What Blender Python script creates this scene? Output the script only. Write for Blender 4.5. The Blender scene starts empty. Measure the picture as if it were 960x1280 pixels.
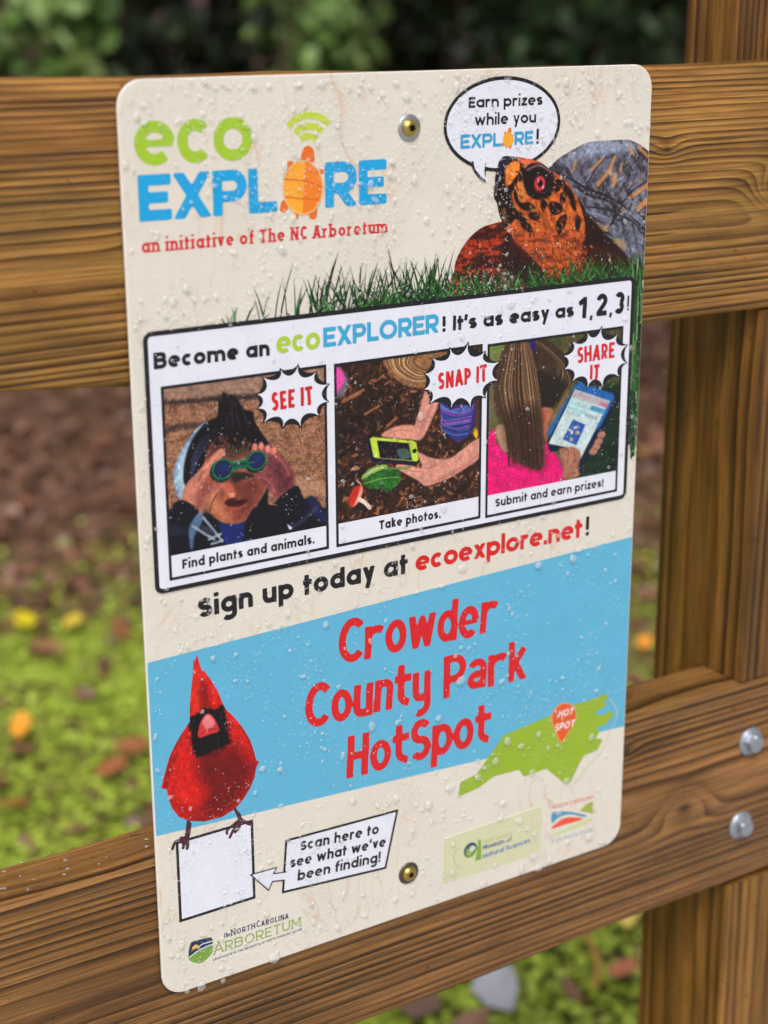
import bpy, bmesh, math, random
import numpy as np
from mathutils import Vector, Matrix

S = bpy.context.scene
C = S.collection
# ------------------------------------------------------------------ camera, sky, sun, exposure
# place: X to the right along the fence, Y away from the viewer through the fence, Z up; origin = top left corner of the sign.
R_CAM = np.array([[0.84394838, 0.00455956, -0.53640502],
                  [-0.16278063, 0.9549882, -0.24799194],
                  [0.51112973, 0.29660874, 0.80670296]])       # rows: right, down, forward in (x, down, into) axes
CAM_POS = np.array([-0.29179927, -0.02985873, -0.67471059])
F_PX = 2037.1
cam_data = bpy.data.cameras.new('camera')
cam = bpy.data.objects.new('camera', cam_data)
C.objects.link(cam)
def to_world(v):
    return Vector((v[0], v[2], -v[1]))
r_, d_, f_ = [to_world(R_CAM[i]) for i in range(3)]
M = Matrix(((r_.x, -d_.x, -f_.x, 0), (r_.y, -d_.y, -f_.y, 0), (r_.z, -d_.z, -f_.z, 0), (0, 0, 0, 1)))
M.translation = to_world(CAM_POS)
cam.matrix_world = M
cam_data.sensor_fit = 'VERTICAL'
cam_data.sensor_height = 24.0
cam_data.lens = F_PX / 1280.0 * 24.0
cam_data.clip_start = 0.02
cam_data.clip_end = 300.0
cam_data.dof.use_dof = True
cam_data.dof.focus_distance = 0.835
cam_data.dof.aperture_fstop = 3.9
S.camera = cam

world = bpy.data.worlds.new("World")
S.world = world
world.use_nodes = True
wn = world.node_tree
for n in list(wn.nodes):
    wn.nodes.remove(n)
SUN_EL, SUN_AZ = math.radians(52), math.radians(215)    # azimuth measured from +Y clockwise: behind the viewer, to the left
sky = wn.nodes.new('ShaderNodeTexSky')
sky.sky_type = 'NISHITA'
sky.sun_disc = False
sky.sun_elevation = SUN_EL
sky.sun_rotation = SUN_AZ
sky.air_density = 1.0
sky.dust_density = 6.0
sky.ozone_density = 1.0
hsv = wn.nodes.new('ShaderNodeHueSaturation')           # overcast: the blue of the sky mostly hidden by cloud
hsv.inputs['Saturation'].default_value = 0.60
bg = wn.nodes.new('ShaderNodeBackground')
bg.inputs['Strength'].default_value = 0.12
out = wn.nodes.new('ShaderNodeOutputWorld')
wn.links.new(sky.outputs[0], hsv.inputs['Color'])
wn.links.new(hsv.outputs[0], bg.inputs['Color'])
wn.links.new(bg.outputs[0], out.inputs['Surface'])

sun_data = bpy.data.lights.new('sun', 'SUN')
sun_data.energy = 1.5
sun_data.angle = math.radians(20)
sun_data.color = (1.0, 0.965, 0.94)
sun = bpy.data.objects.new('sun', sun_data)
C.objects.link(sun)
sd = Vector((math.sin(SUN_AZ) * math.cos(SUN_EL), math.cos(SUN_AZ) * math.cos(SUN_EL), math.sin(SUN_EL)))
sun.rotation_euler = (-sd).to_track_quat('-Z', 'Y').to_euler()
sun.location = sd * 20

S.view_settings.view_transform = 'Standard'
S.view_settings.look = 'None'
S.view_settings.gamma = 1.0
S.view_settings.exposure = 0.15
S.render.engine = 'CYCLES'
S.cycles.use_denoising = True
S.cycles.max_bounces = 8
S.cycles.transparent_max_bounces = 12
S.cycles.sample_clamp_indirect = 4.0

# ------------------------------------------------------------------ measuring the sign
H_ = np.array([[F_PX, 0, 480], [0, F_PX, 640], [0, 0, 1]]) @ np.stack(
    [R_CAM[:, 0] / 1000, R_CAM[:, 1] / 1000, -R_CAM @ CAM_POS], 1)
H_INV = np.linalg.inv(H_)
def on_sign(pts):
    """surveyed points -> millimetres on the face of the sign (x right, y down from its top left corner)"""
    p = np.asarray(pts, float).reshape(-1, 2)
    q = np.c_[p, np.ones(len(p))] @ H_INV.T
    return q[:, :2] / q[:, 2:]
class View:
    """a survey sheet: origin and scale of the sheet a shape was measured on"""
    def __init__(s, x, y, k): s.x, s.y, s.k = x, y, k
    def __call__(s, *pts):
        p = np.asarray(pts, float).reshape(-1, 2)
        return on_sign(np.c_[s.x + p[:, 0] * s.k, s.y + p[:, 1] * s.k])
V0 = View(0, 0, 1)
V_T = View(560, 160, 260 / 960)
V_B = View(200, 450, 215 / 960)
V_P = View(414, 425, 200 / 960)
V_G = View(600, 405, 185 / 960)
V_C = View(190, 810, 150 / 738)
V_M = View(560, 860, 230 / 960)
V_L = View(320, 130, 180 / 960)
V_A = View(225, 1130, 170 / 960)
V_U = View(550, 1000, 140 / 960)
V_F = View(680, 980, 80 / 960)
V_W = View(270, 290, 330 / 960)

# ------------------------------------------------------------------ materials
def lin(c):
    return tuple(((v / 255.0) / 12.92 if v / 255.0 <= 0.04045 else ((v / 255.0 + 0.055) / 1.055) ** 2.4) for v in c)
class NT:
    def __init__(s, name):
        s.m = bpy.data.materials.new(name); s.m.use_nodes = True
        s.t = s.m.node_tree; s.b = s.t.nodes['Principled BSDF']
    def n(s, typ, **kw):
        nd = s.t.nodes.new(typ)
        for k, v in kw.items(): setattr(nd, k, v)
        return nd
    def l(s, a, b): s.t.links.new(a, b)
    def math(s, op, a, b=None, c=None):
        nd = s.n('ShaderNodeMath', operation=op)
        for i, v in enumerate((a, b, c)):
            if v is None: continue
            if isinstance(v, (int, float)): nd.inputs[i].default_value = v
            else: s.l(v, nd.inputs[i])
        return nd.outputs[0]
    def mix(s, f, a, b, mode='MIX'):
        nd = s.n('ShaderNodeMix', data_type='RGBA', blend_type=mode)
        for i, v in ((0, f), (6, a), (7, b)):
            if isinstance(v, (int, float)): nd.inputs[i].default_value = v
            elif isinstance(v, tuple): nd.inputs[i].default_value = (*v[:3], 1)
            else: s.l(v, nd.inputs[i])
        return nd.outputs[2]
    def ramp(s, f, stops, interp='LINEAR'):
        nd = s.n('ShaderNodeValToRGB'); nd.color_ramp.interpolation = interp
        e = nd.color_ramp.elements
        while len(e) < len(stops): e.new(0.5)
        for el, (p, c) in zip(e, stops):
            el.position = p; el.color = (*c, 1) if isinstance(c, tuple) else (c, c, c, 1)
        s.l(f, nd.inputs[0]); return nd.outputs[0]
    def noise(s, vec, scale, detail=3, rough=0.5, dist=0.0):
        nd = s.n('ShaderNodeTexNoise')
        nd.inputs['Scale'].default_value = scale; nd.inputs['Detail'].default_value = detail
        nd.inputs['Roughness'].default_value = rough; nd.inputs['Distortion'].default_value = dist
        if vec is not None: s.l(vec, nd.inputs['Vector'])
        return nd.outputs[0]
    def mapping(s, vec, scale=(1, 1, 1), loc=(0, 0, 0), rot=(0, 0, 0)):
        nd = s.n('ShaderNodeMapping')
        nd.inputs['Scale'].default_value = scale; nd.inputs['Location'].default_value = loc; nd.inputs['Rotation'].default_value = rot
        s.l(vec, nd.inputs['Vector']); return nd.outputs[0]
    def bump(s, h, dist, strength=1.0):
        nd = s.n('ShaderNodeBump'); nd.inputs['Distance'].default_value = dist; nd.inputs['Strength'].default_value = strength
        s.l(h, nd.inputs['Height']); s.l(nd.outputs[0], s.b.inputs['Normal']); return nd
    def obj(s): return s.n('ShaderNodeTexCoord').outputs['Object']

_ink = {}
def ink(rgb, rough=0.34):
    """flat print in one colour, with the faint unevenness of printed vinyl"""
    if rgb in _ink: return _ink[rgb]
    t = NT('ink_%d_%d_%d' % rgb); c = lin(rgb)
    nz = t.noise(t.obj(), 60, 4, 0.6)
    t.l(t.mix(nz, tuple(v * 0.90 for v in c), tuple(min(1, v * 1.08) for v in c)), t.b.inputs['Base Color'])
    t.b.inputs['Roughness'].default_value = rough
    t.b.inputs['Specular IOR Level'].default_value = 0.4
    _ink[rgb] = t.m
    return t.m

t = NT('picture_print')
ca = t.n('ShaderNodeVertexColor', layer_name='Print')
t.l(ca.outputs[0], t.b.inputs['Base Color'])
t.b.inputs['Roughness'].default_value = 0.34
t.b.inputs['Specular IOR Level'].default_value = 0.4
M_PRINT = t.m

# cream face of the plate, printed with pale veins like veneer
t = NT('cream_print')
o = t.obj()
v1 = t.mapping(o, (9, 1, 4), (0, 0, 0), (0, 0.5, 0))
n1 = t.noise(v1, 1.6, 4, 0.55, 1.2)
band = t.math('ABSOLUTE', t.math('SUBTRACT', t.math('FRACT', t.math('MULTIPLY', n1, 9.0)), 0.5))
vein = t.ramp(band, [(0.0, 1.0), (0.055, 0.25), (0.12, 0.0)])
gate = t.ramp(t.noise(o, 14, 2), [(0.42, 0.0), (0.62, 1.0)])
cr = t.mix(t.noise(o, 22, 3), lin((212, 208, 196)), lin((225, 220, 208)))
cr = t.mix(t.ramp(t.noise(o, 7, 5, .65), [(.5, 0.0), (.75, .45)]), cr, lin((206, 192, 176)))
cr = t.mix(t.math('MULTIPLY', t.math('MULTIPLY', vein, gate), 0.75), cr, lin((208, 178, 150)))
t.l(cr, t.b.inputs['Base Color'])
t.b.inputs['Roughness'].default_value = 0.36
M_CREAM = t.m

def wood(name, axis, pith, spacing, light, mid, dark, seed, knots=(), bend=0.006, wet=0.42, tone=(0.62, 0.80)):
    """growth rings cut by the faces of the timber; axis = the length of the board"""
    t = NT(name); o = t.obj()
    mp = t.mapping(o, (1, 1, 1), (seed * 0.37, seed * 0.11, seed * 0.23))
    sc = {'x': ((1.6, 9, 9), (7, 260, 260), (5, 60, 60)), 'z': ((9, 9, 1.6), (260, 260, 7), (60, 60, 5))}[axis]
    d1 = t.noise(t.mapping(mp, sc[0]), 1.0, 3, 0.5)
    d2 = t.noise(t.mapping(mp, sc[2]), 0.6, 2, 0.5)
    d3 = t.noise(t.mapping(mp, tuple(v * .35 for v in sc[0])), 1.7, 1, 0.5)
    d4 = t.noise(t.mapping(mp, {'x': (.9, 34, 34), 'z': (34, 34, .9)}[axis]), 1.0, 2, 0.6)
    sep = t.n('ShaderNodeSeparateXYZ'); t.l(o, sep.inputs[0])
    a, b = (sep.outputs[2], sep.outputs[1]) if axis == 'x' else (sep.outputs[0], sep.outputs[1])
    off = t.math('MULTIPLY', t.math('SUBTRACT', d1, 0.5), bend * 2)
    off3 = t.math('MULTIPLY', t.math('SUBTRACT', d3, 0.5), bend * 4)
    da = t.math('ADD', t.math('SUBTRACT', a, pith[0]), t.math('ADD', off, off3))
    db = t.math('ADD', t.math('SUBTRACT', b, pith[1]), t.math('MULTIPLY', off3, -0.7))
    r = t.math('SQRT', t.math('ADD', t.math('MULTIPLY', da, da), t.math('MULTIPLY', db, db)))
    kn = None
    for (kx, kz, ks, ka) in knots:
        if axis == 'x': u, v, su, sv = sep.outputs[0], sep.outputs[2], 1.6, 1.0
        else: u, v, su, sv = sep.outputs[0], sep.outputs[2], 1.0, 1.8
        eu = t.math('DIVIDE', t.math('SUBTRACT', u, kx), ks * su)
        ev = t.math('DIVIDE', t.math('SUBTRACT', v, kz), ks * sv)
        q = t.math('ADD', t.math('MULTIPLY', eu, eu), t.math('MULTIPLY', ev, ev))
        g = t.math('EXPONENT', t.math('MULTIPLY', q, -1.0))
        r = t.math('ADD', r, t.math('MULTIPLY', g, ka))
        g2 = t.math('EXPONENT', t.math('MULTIPLY', q, -14.0))
        kn = g2 if kn is None else t.math('MAXIMUM', kn, g2)
    r = t.math('ADD', r, t.math('ADD', t.math('MULTIPLY', d2, spacing * 0.8), t.math('MULTIPLY', d4, spacing * 1.5)))
    ph = t.math('FRACT', t.math('DIVIDE', r, spacing))
    ringno = t.math('FLOOR', t.math('DIVIDE', r, spacing))
    wn_ = t.n('ShaderNodeTexWhiteNoise', noise_dimensions='1D'); t.l(ringno, wn_.inputs['W'])
    late = t.ramp(ph, [(0.0, 0.05), (0.12, 0.0), (0.45, 0.22), (0.70, 0.60), (0.86, 1.0), (0.94, 0.85), (1.0, 0.05)])
    flat_ = t.math('MINIMUM', t.math('ADD', t.math('MULTIPLY', t.math('DIVIDE', t.math('ABSOLUTE', da), t.math('MAXIMUM', r, .004)), 1.7), .12), 1.0)
    late = t.math('MULTIPLY', late, flat_)
    lw = t.math('MULTIPLY', late, t.math('ADD', t.math('MULTIPLY', wn_.outputs[0], 0.75), 0.25))
    fib = t.noise(t.mapping(mp, sc[1]), 1.0, 3, 0.6)
    fib2 = t.noise(t.mapping(mp, sc[2]), 1.0, 4, 0.65)
    fib3 = t.noise(t.mapping(mp, {'x': (26, 1300, 1300), 'z': (1300, 1300, 26)}[axis]), 1.0, 3, 0.7)
    fib4 = t.noise(t.mapping(mp, {'x': (12, 520, 520), 'z': (520, 520, 12)}[axis]), 1.0, 2, 0.6)
    col = t.ramp(t.math('ADD', lw, t.math('MULTIPLY', t.math('SUBTRACT', fib, 0.5), 0.45)),
                 [(0.0, lin(light)), (0.35, lin(mid)), (0.95, lin(dark))])
    col = t.mix(1.0, col, t.ramp(fib2, [(0.25, 0.62), (0.5, 0.95), (0.75, 1.18)]), 'MULTIPLY')
    col = t.mix(1.0, col, t.ramp(fib3, [(0.30, 0.58), (0.5, 1.0), (0.72, 1.38)]), 'MULTIPLY')
    col = t.mix(1.0, col, t.ramp(fib4, [(0.30, 0.66), (0.5, 1.0), (0.70, 1.22)]), 'MULTIPLY')
    blot = t.noise(t.mapping(mp, tuple(max(3, v * .12) for v in sc[2])), 2.2, 4, 0.6)
    col = t.mix(t.ramp(blot, [(0.35, 0.0), (0.70, 0.55)]), col, t.mix(1.0, col, tone + (0.62,) if len(tone) == 2 else tone, 'MULTIPLY'))
    warm = t.noise(t.mapping(mp, {'x': (2.5, 16, 16), 'z': (16, 16, 2.5)}[axis]), 1.0, 3, 0.6)
    col = t.mix(t.ramp(warm, [(0.35, 0.0), (0.65, 0.5)]), col, t.mix(1.0, col, (1.25, 1.12, .92), 'MULTIPLY'))
    damp = t.noise(t.mapping(mp, {'x': (3, 11, 11), 'z': (11, 11, 3)}[axis], (5, 3, 1)), 1.0, 4, 0.65)
    col = t.mix(t.ramp(damp, [(0.50, 0.0), (0.66, 0.75)]), col, t.mix(1.0, col, (.50, .47, .45), 'MULTIPLY'))
    chk = t.noise(t.mapping(mp, {'x': (4, 300, 300), 'z': (300, 300, 4)}[axis], (1, 7, 2)), 1.0, 2, 0.5)
    crack = t.ramp(chk, [(0.27, 1.0), (0.315, 0.0)])
    col = t.mix(t.math('MULTIPLY', crack, 0.85), col, lin((34, 20, 8)))
    if kn is not None:
        col = t.mix(t.math('MULTIPLY', kn, 0.8), col, lin(tuple(v * .55 for v in dark)))
    speck = t.ramp(t.noise(t.mapping(mp, (60, 60, 60)), 3.0, 1, 0.5), [(0.24, 1.0), (0.28, 0.0)])
    col = t.mix(t.math('MULTIPLY', speck, 0.6), col, lin((60, 38, 18)))
    t.l(col, t.b.inputs['Base Color'])
    rg = t.ramp(t.noise(t.mapping(mp, (20, 20, 20)), 1.5, 4), [(0.3, wet - 0.18), (0.7, wet + 0.15)])
    t.l(rg, t.b.inputs['Roughness'])
    t.b.inputs['Specular IOR Level'].default_value = 0.35
    h = t.math('ADD', t.math('ADD', t.math('MULTIPLY', lw, -0.8), t.math('MULTIPLY', crack, -1.2)), t.math('ADD', t.math('MULTIPLY', t.math('ADD', fib, fib2), 0.3), t.math('MULTIPLY', t.math('ADD', fib3, fib4), 0.35)))
    t.bump(h, 0.0012, 0.9)
    return t.m

def simple(name, rgb, rough=0.5, metal=0.0, var=0.12, nscale=30, bump=0.0):
    t = NT(name); c = lin(rgb); o = t.obj()
    nz = t.noise(o, nscale, 4, 0.6)
    t.l(t.mix(nz, tuple(v * (1 - var) for v in c), tuple(min(1, v * (1 + var)) for v in c)), t.b.inputs['Base Color'])
    t.b.inputs['Roughness'].default_value = rough; t.b.inputs['Metallic'].default_value = metal
    if bump: t.bump(nz, bump)
    return t.m

M_BRASS = simple('yellow_zinc_screw', (196, 168, 92), 0.32, 1.0, 0.25, 400, 0.0001)
M_WASHER = simple('zinc_washer', (190, 195, 200), 0.35, 1.0, 0.15, 300)
M_SOCKET = simple('dark_socket', (34, 28, 18), 0.6, 0.2)  # star socket of the screws, coloured darker than their heads
M_ZINC = simple('galvanised_bolt', (176, 184, 194), 0.42, 0.85, 0.3, 160, 0.0003)
M_EDGE = simple('plate_edge_white', (226, 222, 216), 0.4)

t = NT('rain_water')                                    # clear beads that bend the print; white mixed in stands for gathered light
tr = t.n('ShaderNodeBsdfTransparent')
gs = t.n('ShaderNodeBsdfGlass'); gs.inputs['IOR'].default_value = 1.33; gs.inputs['Roughness'].default_value = 0.03
t.b.inputs['Base Color'].default_value = (0.98, 0.98, 0.97, 1)
t.b.inputs['Roughness'].default_value = 0.10; t.b.inputs['Specular IOR Level'].default_value = 1.0
m1 = t.n('ShaderNodeMixShader'); m1.inputs[0].default_value = 0.55
t.l(tr.outputs[0], m1.inputs[1]); t.l(gs.outputs[0], m1.inputs[2])
m2 = t.n('ShaderNodeMixShader'); m2.inputs[0].default_value = 0.23
t.l(m1.outputs[0], m2.inputs[1]); t.l(t.b.outputs[0], m2.inputs[2])
t.l(m2.outputs[0], t.t.nodes['Material Output'].inputs['Surface'])
M_WATER = t.m

# ------------------------------------------------------------------ object helpers
def tag(o, label=None, cat=None, group=None, kind=None):
    if label: o['label'] = label
    if cat: o['category'] = cat
    if group: o['group'] = group
    if kind: o['kind'] = kind
    return o
def empty(name, loc):
    o = bpy.data.objects.new(name, None); C.objects.link(o); o.location = loc
    o.empty_display_size = 0.05
    return o
def link(name, me, mats, parent=None):
    o = bpy.data.objects.new(name, me); C.objects.link(o)
    for m in (mats if isinstance(mats, (list, tuple)) else [mats]): me.materials.append(m)
    if parent is not None:
        o.parent = parent
        w = Vector((0, 0, 0)); q = parent
        while q is not None: w += q.location; q = q.parent
        o.location = -w                        # vertices are given in the place's own axes
    return o
def mesh_from(name, verts, faces, smooth=False):
    me = bpy.data.meshes.new(name); me.from_pydata([tuple(map(float, v)) for v in verts], [], faces); me.update()
    if smooth: me.polygons.foreach_set('use_smooth', [True] * len(me.polygons))
    return me

# ------------------------------------------------------------------ flat print: cut from signed distances on a fine grid
LAYER = 0.00006
def sd_poly(X, Y, P):
    d = np.full(X.shape, 1e9); s = np.ones(X.shape); n = len(P)
    for i in range(n):
        a, b = P[i], P[i - 1]
        ex, ey = b[0] - a[0], b[1] - a[1]; wx, wy = X - a[0], Y - a[1]
        tt = np.clip((wx * ex + wy * ey) / (ex * ex + ey * ey + 1e-12), 0, 1)
        d = np.minimum(d, (wx - ex * tt) ** 2 + (wy - ey * tt) ** 2)
        c1, c2, c3 = Y >= a[1], Y < b[1], ex * wy > ey * wx
        s = np.where((c1 & c2 & c3) | (~c1 & ~c2 & ~c3), -s, s)
    return s * np.sqrt(d)
def sd_path(X, Y, P, h, closed=False, flat=True):
    P = [tuple(p) for p in P]; d = np.full(X.shape, 1e9); n = len(P)
    seg = list(zip(P[:-1], P[1:])) + ([(P[-1], P[0])] if closed else [])
    lens = [math.hypot(b[0] - a[0], b[1] - a[1]) for a, b in seg]; tot = sum(lens); run = 0.0
    ends = []
    for e, q in ((P[0], P[1]), (P[-1], P[-2])):
        tx, ty = e[0] - q[0], e[1] - q[1]; L = math.hypot(tx, ty) + 1e-9
        ends.append((X - e[0]) * (tx / L) + (Y - e[1]) * (ty / L))
    for (a, b), L in zip(seg, lens):
        ex, ey = b[0] - a[0], b[1] - a[1]; wx, wy = X - a[0], Y - a[1]
        tt = np.clip((wx * ex + wy * ey) / (ex * ex + ey * ey + 1e-12), 0, 1)
        q = np.sqrt((wx - ex * tt) ** 2 + (wy - ey * tt) ** 2) - h
        if flat and not closed:
            if run < 1.6 * h: q = np.maximum(q, ends[0])
            if tot - run - L < 1.6 * h: q = np.maximum(q, ends[1])
        d = np.minimum(d, q); run += L
    return d
def spline(P, n=6, closed=True):
    P = np.asarray(P, float); m = len(P); out_ = []
    rng = range(m) if closed else range(m - 1)
    for i in rng:
        p0, p1, p2, p3 = (P[(i + k) % m] if closed else P[min(max(i + k, 0), m - 1)] for k in (-1, 0, 1, 2))
        for j in range(n):
            u = j / n
            out_.append(0.5 * ((2 * p1) + (-p0 + p2) * u + (2 * p0 - 5 * p1 + 4 * p2 - p3) * u * u + (-p0 + 3 * p1 - 3 * p2 + p3) * u ** 3))
    if not closed: out_.append(P[-1])
    return np.array(out_)

def cut(name, D, x0, y0, cell, layer, mat, parent, colours=None):
    """mesh of the region D < 0; colours (rows, cols, 3) makes every grid point a vertex of its own colour"""
    ny, nx = D.shape
    D = D.copy(); D[0, :] = D[-1, :] = 1; D[:, 0] = D[:, -1] = 1
    ins = D < 0
    verts, faces, cols = [], [], []
    i00, i10, i11, i01 = ins[:-1, :-1], ins[:-1, 1:], ins[1:, 1:], ins[1:, :-1]
    full = i00 & i10 & i11 & i01
    anyi = i00 | i10 | i11 | i01
    if colours is not None:
        idx = -np.ones((ny, nx), int)
        use = np.zeros((ny, nx), bool)
        use[:-1, :-1] |= full; use[:-1, 1:] |= full; use[1:, 1:] |= full; use[1:, :-1] |= full
        ys, xs = np.nonzero(use); idx[ys, xs] = np.arange(len(ys))
        verts = np.c_[x0 + xs * cell, y0 + ys * cell].tolist(); cols = colours[ys, xs].tolist()
        fy, fx = np.nonzero(full)
        faces = np.c_[idx[fy, fx], idx[fy + 1, fx], idx[fy + 1, fx + 1], idx[fy, fx + 1]].tolist()
    else:
        for y in range(ny - 1):
            row = full[y]
            if not row.any(): continue
            e = np.flatnonzero(np.diff(np.r_[0, row.astype(int), 0]))
            for a, b in zip(e[::2], e[1::2]):
                k = len(verts)
                xa, xb, ya, yb = x0 + a * cell, x0 + b * cell, y0 + y * cell, y0 + (y + 1) * cell
                verts += [[xa, ya], [xa, yb], [xb, yb], [xb, ya]]; faces.append([k, k + 1, k + 2, k + 3])
    my, mx = np.nonzero(anyi & ~full)
    for y, x in zip(my.tolist(), mx.tolist()):
        c = ((x, y), (x, y + 1), (x + 1, y + 1), (x + 1, y)); k = len(verts); nv = 0
        for q in range(4):
            (ax, ay), (bx, by) = c[q], c[(q + 1) % 4]
            da, db = D[ay, ax], D[by, bx]
            if da < 0:
                verts.append([x0 + ax * cell, y0 + ay * cell]); nv += 1
                if colours is not None: cols.append(colours[ay, ax].tolist())
            if (da < 0) != (db < 0):
                u = da / (da - db)
                verts.append([x0 + (ax + (bx - ax) * u) * cell, y0 + (ay + (by - ay) * u) * cell]); nv += 1
                if colours is not None: cols.append((colours[ay, ax] if da < 0 else colours[by, bx]).tolist())
        if nv >= 3: faces.append(list(range(k, k + nv)))
    V = np.array(verts, float)
    me = bpy.data.meshes.new(name)
    me.from_pydata(np.c_[V[:, 0] / 1000, np.full(len(V), -LAYER * layer), -V[:, 1] / 1000].tolist(), [], faces)
    me.update()
    if colours is not None:
        at = me.color_attributes.new('Print', 'FLOAT_COLOR', 'POINT')
        at.data.foreach_set('color', np.c_[np.array(cols), np.ones(len(cols))].astype(np.float32).ravel())
    return link(name, me, mat, parent)
def grid(x0, y0, x1, y1, cell):
    xs = np.arange(x0, x1 + cell, cell); ys = np.arange(y0, y1 + cell, cell)
    return np.meshgrid(xs, ys)
def cut_shape(name, fn, box, cell, layer, rgb, parent):
    X, Y = grid(*box, cell)
    return cut(name, fn(X, Y), box[0], box[1], cell, layer, ink(rgb) if isinstance(rgb, tuple) else rgb, parent)
def cut_poly(name, P, layer, rgb, parent, cell=0.5, grow=0.0, rnd=0.0):
    P = np.asarray(P); pad = 2 * cell + abs(grow)
    return cut_shape(name, lambda X, Y: sd_poly(X, Y, P) - grow, (P[:, 0].min() - pad, P[:, 1].min() - pad, P[:, 0].max() + pad, P[:, 1].max() + pad), cell, layer, rgb, parent)
def sd_rbox(X, Y, x0, y0, x1, y1, r):
    cx, cy, hx, hy = (x0 + x1) / 2, (y0 + y1) / 2, (x1 - x0) / 2 - r, (y1 - y0) / 2 - r
    qx, qy = np.abs(X - cx) - hx, np.abs(Y - cy) - hy
    return np.hypot(np.maximum(qx, 0), np.maximum(qy, 0)) + np.minimum(np.maximum(qx, qy), 0) - r

# ------------------------------------------------------------------ lettering: letters drawn as pen strokes, one mesh per run of words
def arc(cx, cy, rx, ry, a0, a1, n=18):
    return [(cx + rx * math.cos(math.radians(a0 + (a1 - a0) * i / n)), cy + ry * math.sin(math.radians(a0 + (a1 - a0) * i / n))) for i in range(n + 1)]
def glyph(ch, s, h, K, A, D):
    """strokes (points, closed), advance, top for clipping or None. x-height 1, capital height K, ascender A, descender D, half pen h, width factor s"""
    def ring(W, y0, y1): return (arc(W / 2, (y0 + y1) / 2, W / 2 - h, (y1 - y0) / 2 - h, 0, 360, 28)[:-1], True)
    def ess(W, H):
        q = (H - 2 * h) / 4; rx = W / 2 - h
        return [(arc(W / 2, H - h - q, rx, q, 28, 270, 18)[:-1] + arc(W / 2, h + q, rx, q, 90, -152, 18), False)]
    def st(*p): return (list(p), False)
    def bar(a, b, k): return ([a, b], False, k)
    W = {'m': 1.62, 'w': 1.48, 'o': 1.05, 'e': 1.05, 'a': 1.06, 'b': 1.06, 'd': 1.06, 'g': 1.06, 'p': 1.06, 'M': 1.25, 'i': .0, 'l': .0, 'I': .0, 'r': .68, '+': .74, 't': .62, 'f': .62, 's': .82, 'z': .78, 'E': .88, 'F': .84, 'L': .82,
         'T': .98, '!': .0, '.': .0, ',': .0, "'": .0, '1': .5, '2': .86, '3': .86, 'B': 1.12, 'P': .96, 'R': 1.0, 'S': .92, 'X': 1.04, 'O': 1.28, 'C': 1.12, 'D': 1.12,
         'U': 1.05, 'H': 1.1, 'N': 1.12, 'A': 1.16, 'n': .96, 'h': .96, 'u': .96, 'k': .86, 'v': .9, 'x': .92, 'y': .9, ' ': .42, 'c': .94, 'V': 1.1}.get(ch, .96) * s
    if ch in "il!.,'I": W = 2 * h
    if ch == ' ': return [], .40 * s + .1, None
    m = W / 2
    if ch in 'oO': return [ring(W, 0, 1 if ch == 'o' else K)], W, None
    if ch in 'cC':
        H = 1 if ch == 'c' else K
        return [(arc(m, H / 2, m - h, H / 2 - h, 44, 316, 24), False)], W * (.95 if ch == 'c' else .86), None
    if ch == 'e': return [(arc(m, .5, m - h, .5 - h, 4, 312, 26), False), bar((h, .5), (W - h * .4, .5), .62)], W, None
    if ch == 'a': return [ring(W, 0, 1), st((W - h, 0), (W - h, 1))], W, None
    if ch == '@': return [(arc(m, 1 - h - .22, m - h, .22, 160, 0, 12) + [(W - h, .0)], False), (arc(m * .95, .30, m * .95 - h, .30 - h, 60, 330, 18), False), st((m * .8, .60 - h), (W - h, .60 - h))], W, None
    if ch == 'b': return [ring(W, 0, 1), st((h, 0), (h, A))], W, None
    if ch == 'd': return [ring(W, 0, 1), st((W - h, 0), (W - h, A))], W, None
    if ch == 'p': return [ring(W, 0, 1), st((h, D), (h, 1))], W, None
    if ch == 'g':
        return [ring(W, 0, 1), ([(W - h, 1), (W - h, D + m - h)] + arc(m, D + (m - h) * .8, m - h, (m - h) * .8 - h * .2, 0, -145, 14), False)], W, None
    if ch in 'nh':
        return [st((h, 0), (h, 1 if ch == 'n' else A)), ([(h, .55)] + arc(m, 1 - h - (m - h) * .85, m - h, (m - h) * .85, 180, 0, 14) + [(W - h, 0)], False)], W, None
    if ch == 'm':
        q = (W - 2 * h) / 4
        return [st((h, 0), (h, 1)), ([(h, .6)] + arc(h + q, 1 - h - q * .9, q, q * .9, 180, 0, 12) + [(h + 2 * q, 0)], False),
                ([(h + 2 * q, .6)] + arc(h + 3 * q, 1 - h - q * .9, q, q * .9, 180, 0, 12) + [(W - h, 0)], False)], W, None
    if ch == 'u':
        return [st((W - h, 0), (W - h, 1)), ([(h, 1)] + arc(m, h + (m - h) * .85, m - h, (m - h) * .85, 180, 360, 14) + [(W - h, .5)], False)], W, None
    if ch == 'r':
        return [st((h, 0), (h, 1)), ([(h, .5)] + arc(W * .62, 1 - h - W * .40, W * .62 - h, W * .40, 175, 50, 12), False)], W, None
    if ch in 'il':
        if ch == 'l': return [st((h, 0), (h, A))], W, None
        return [st((h, 0), (h, 1)), st((h, A + .06 - 1.6 * h), (h, A + .06))], W, None
    if ch == 'I': return [st((h, 0), (h, K))], W, None
    if ch == '!': return [st((h, 2.9 * h), (h, K)), st((h, 0), (h, 1.9 * h))], W, None
    if ch == '.': return [st((h, 0), (h, 2 * h))], W, None
    if ch == ',': return [st((h * .3, -1.9 * h), (h, 1.2 * h))], W, None
    if ch == "'": return [st((h * .6, K - 3.4 * h), (h * 1.2, K))], W, None
    if ch == 't': return [st((m * .85, 0), (m * .85, 1.30)), st((0, 1 - h), (W, 1 - h))], W, None
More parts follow.
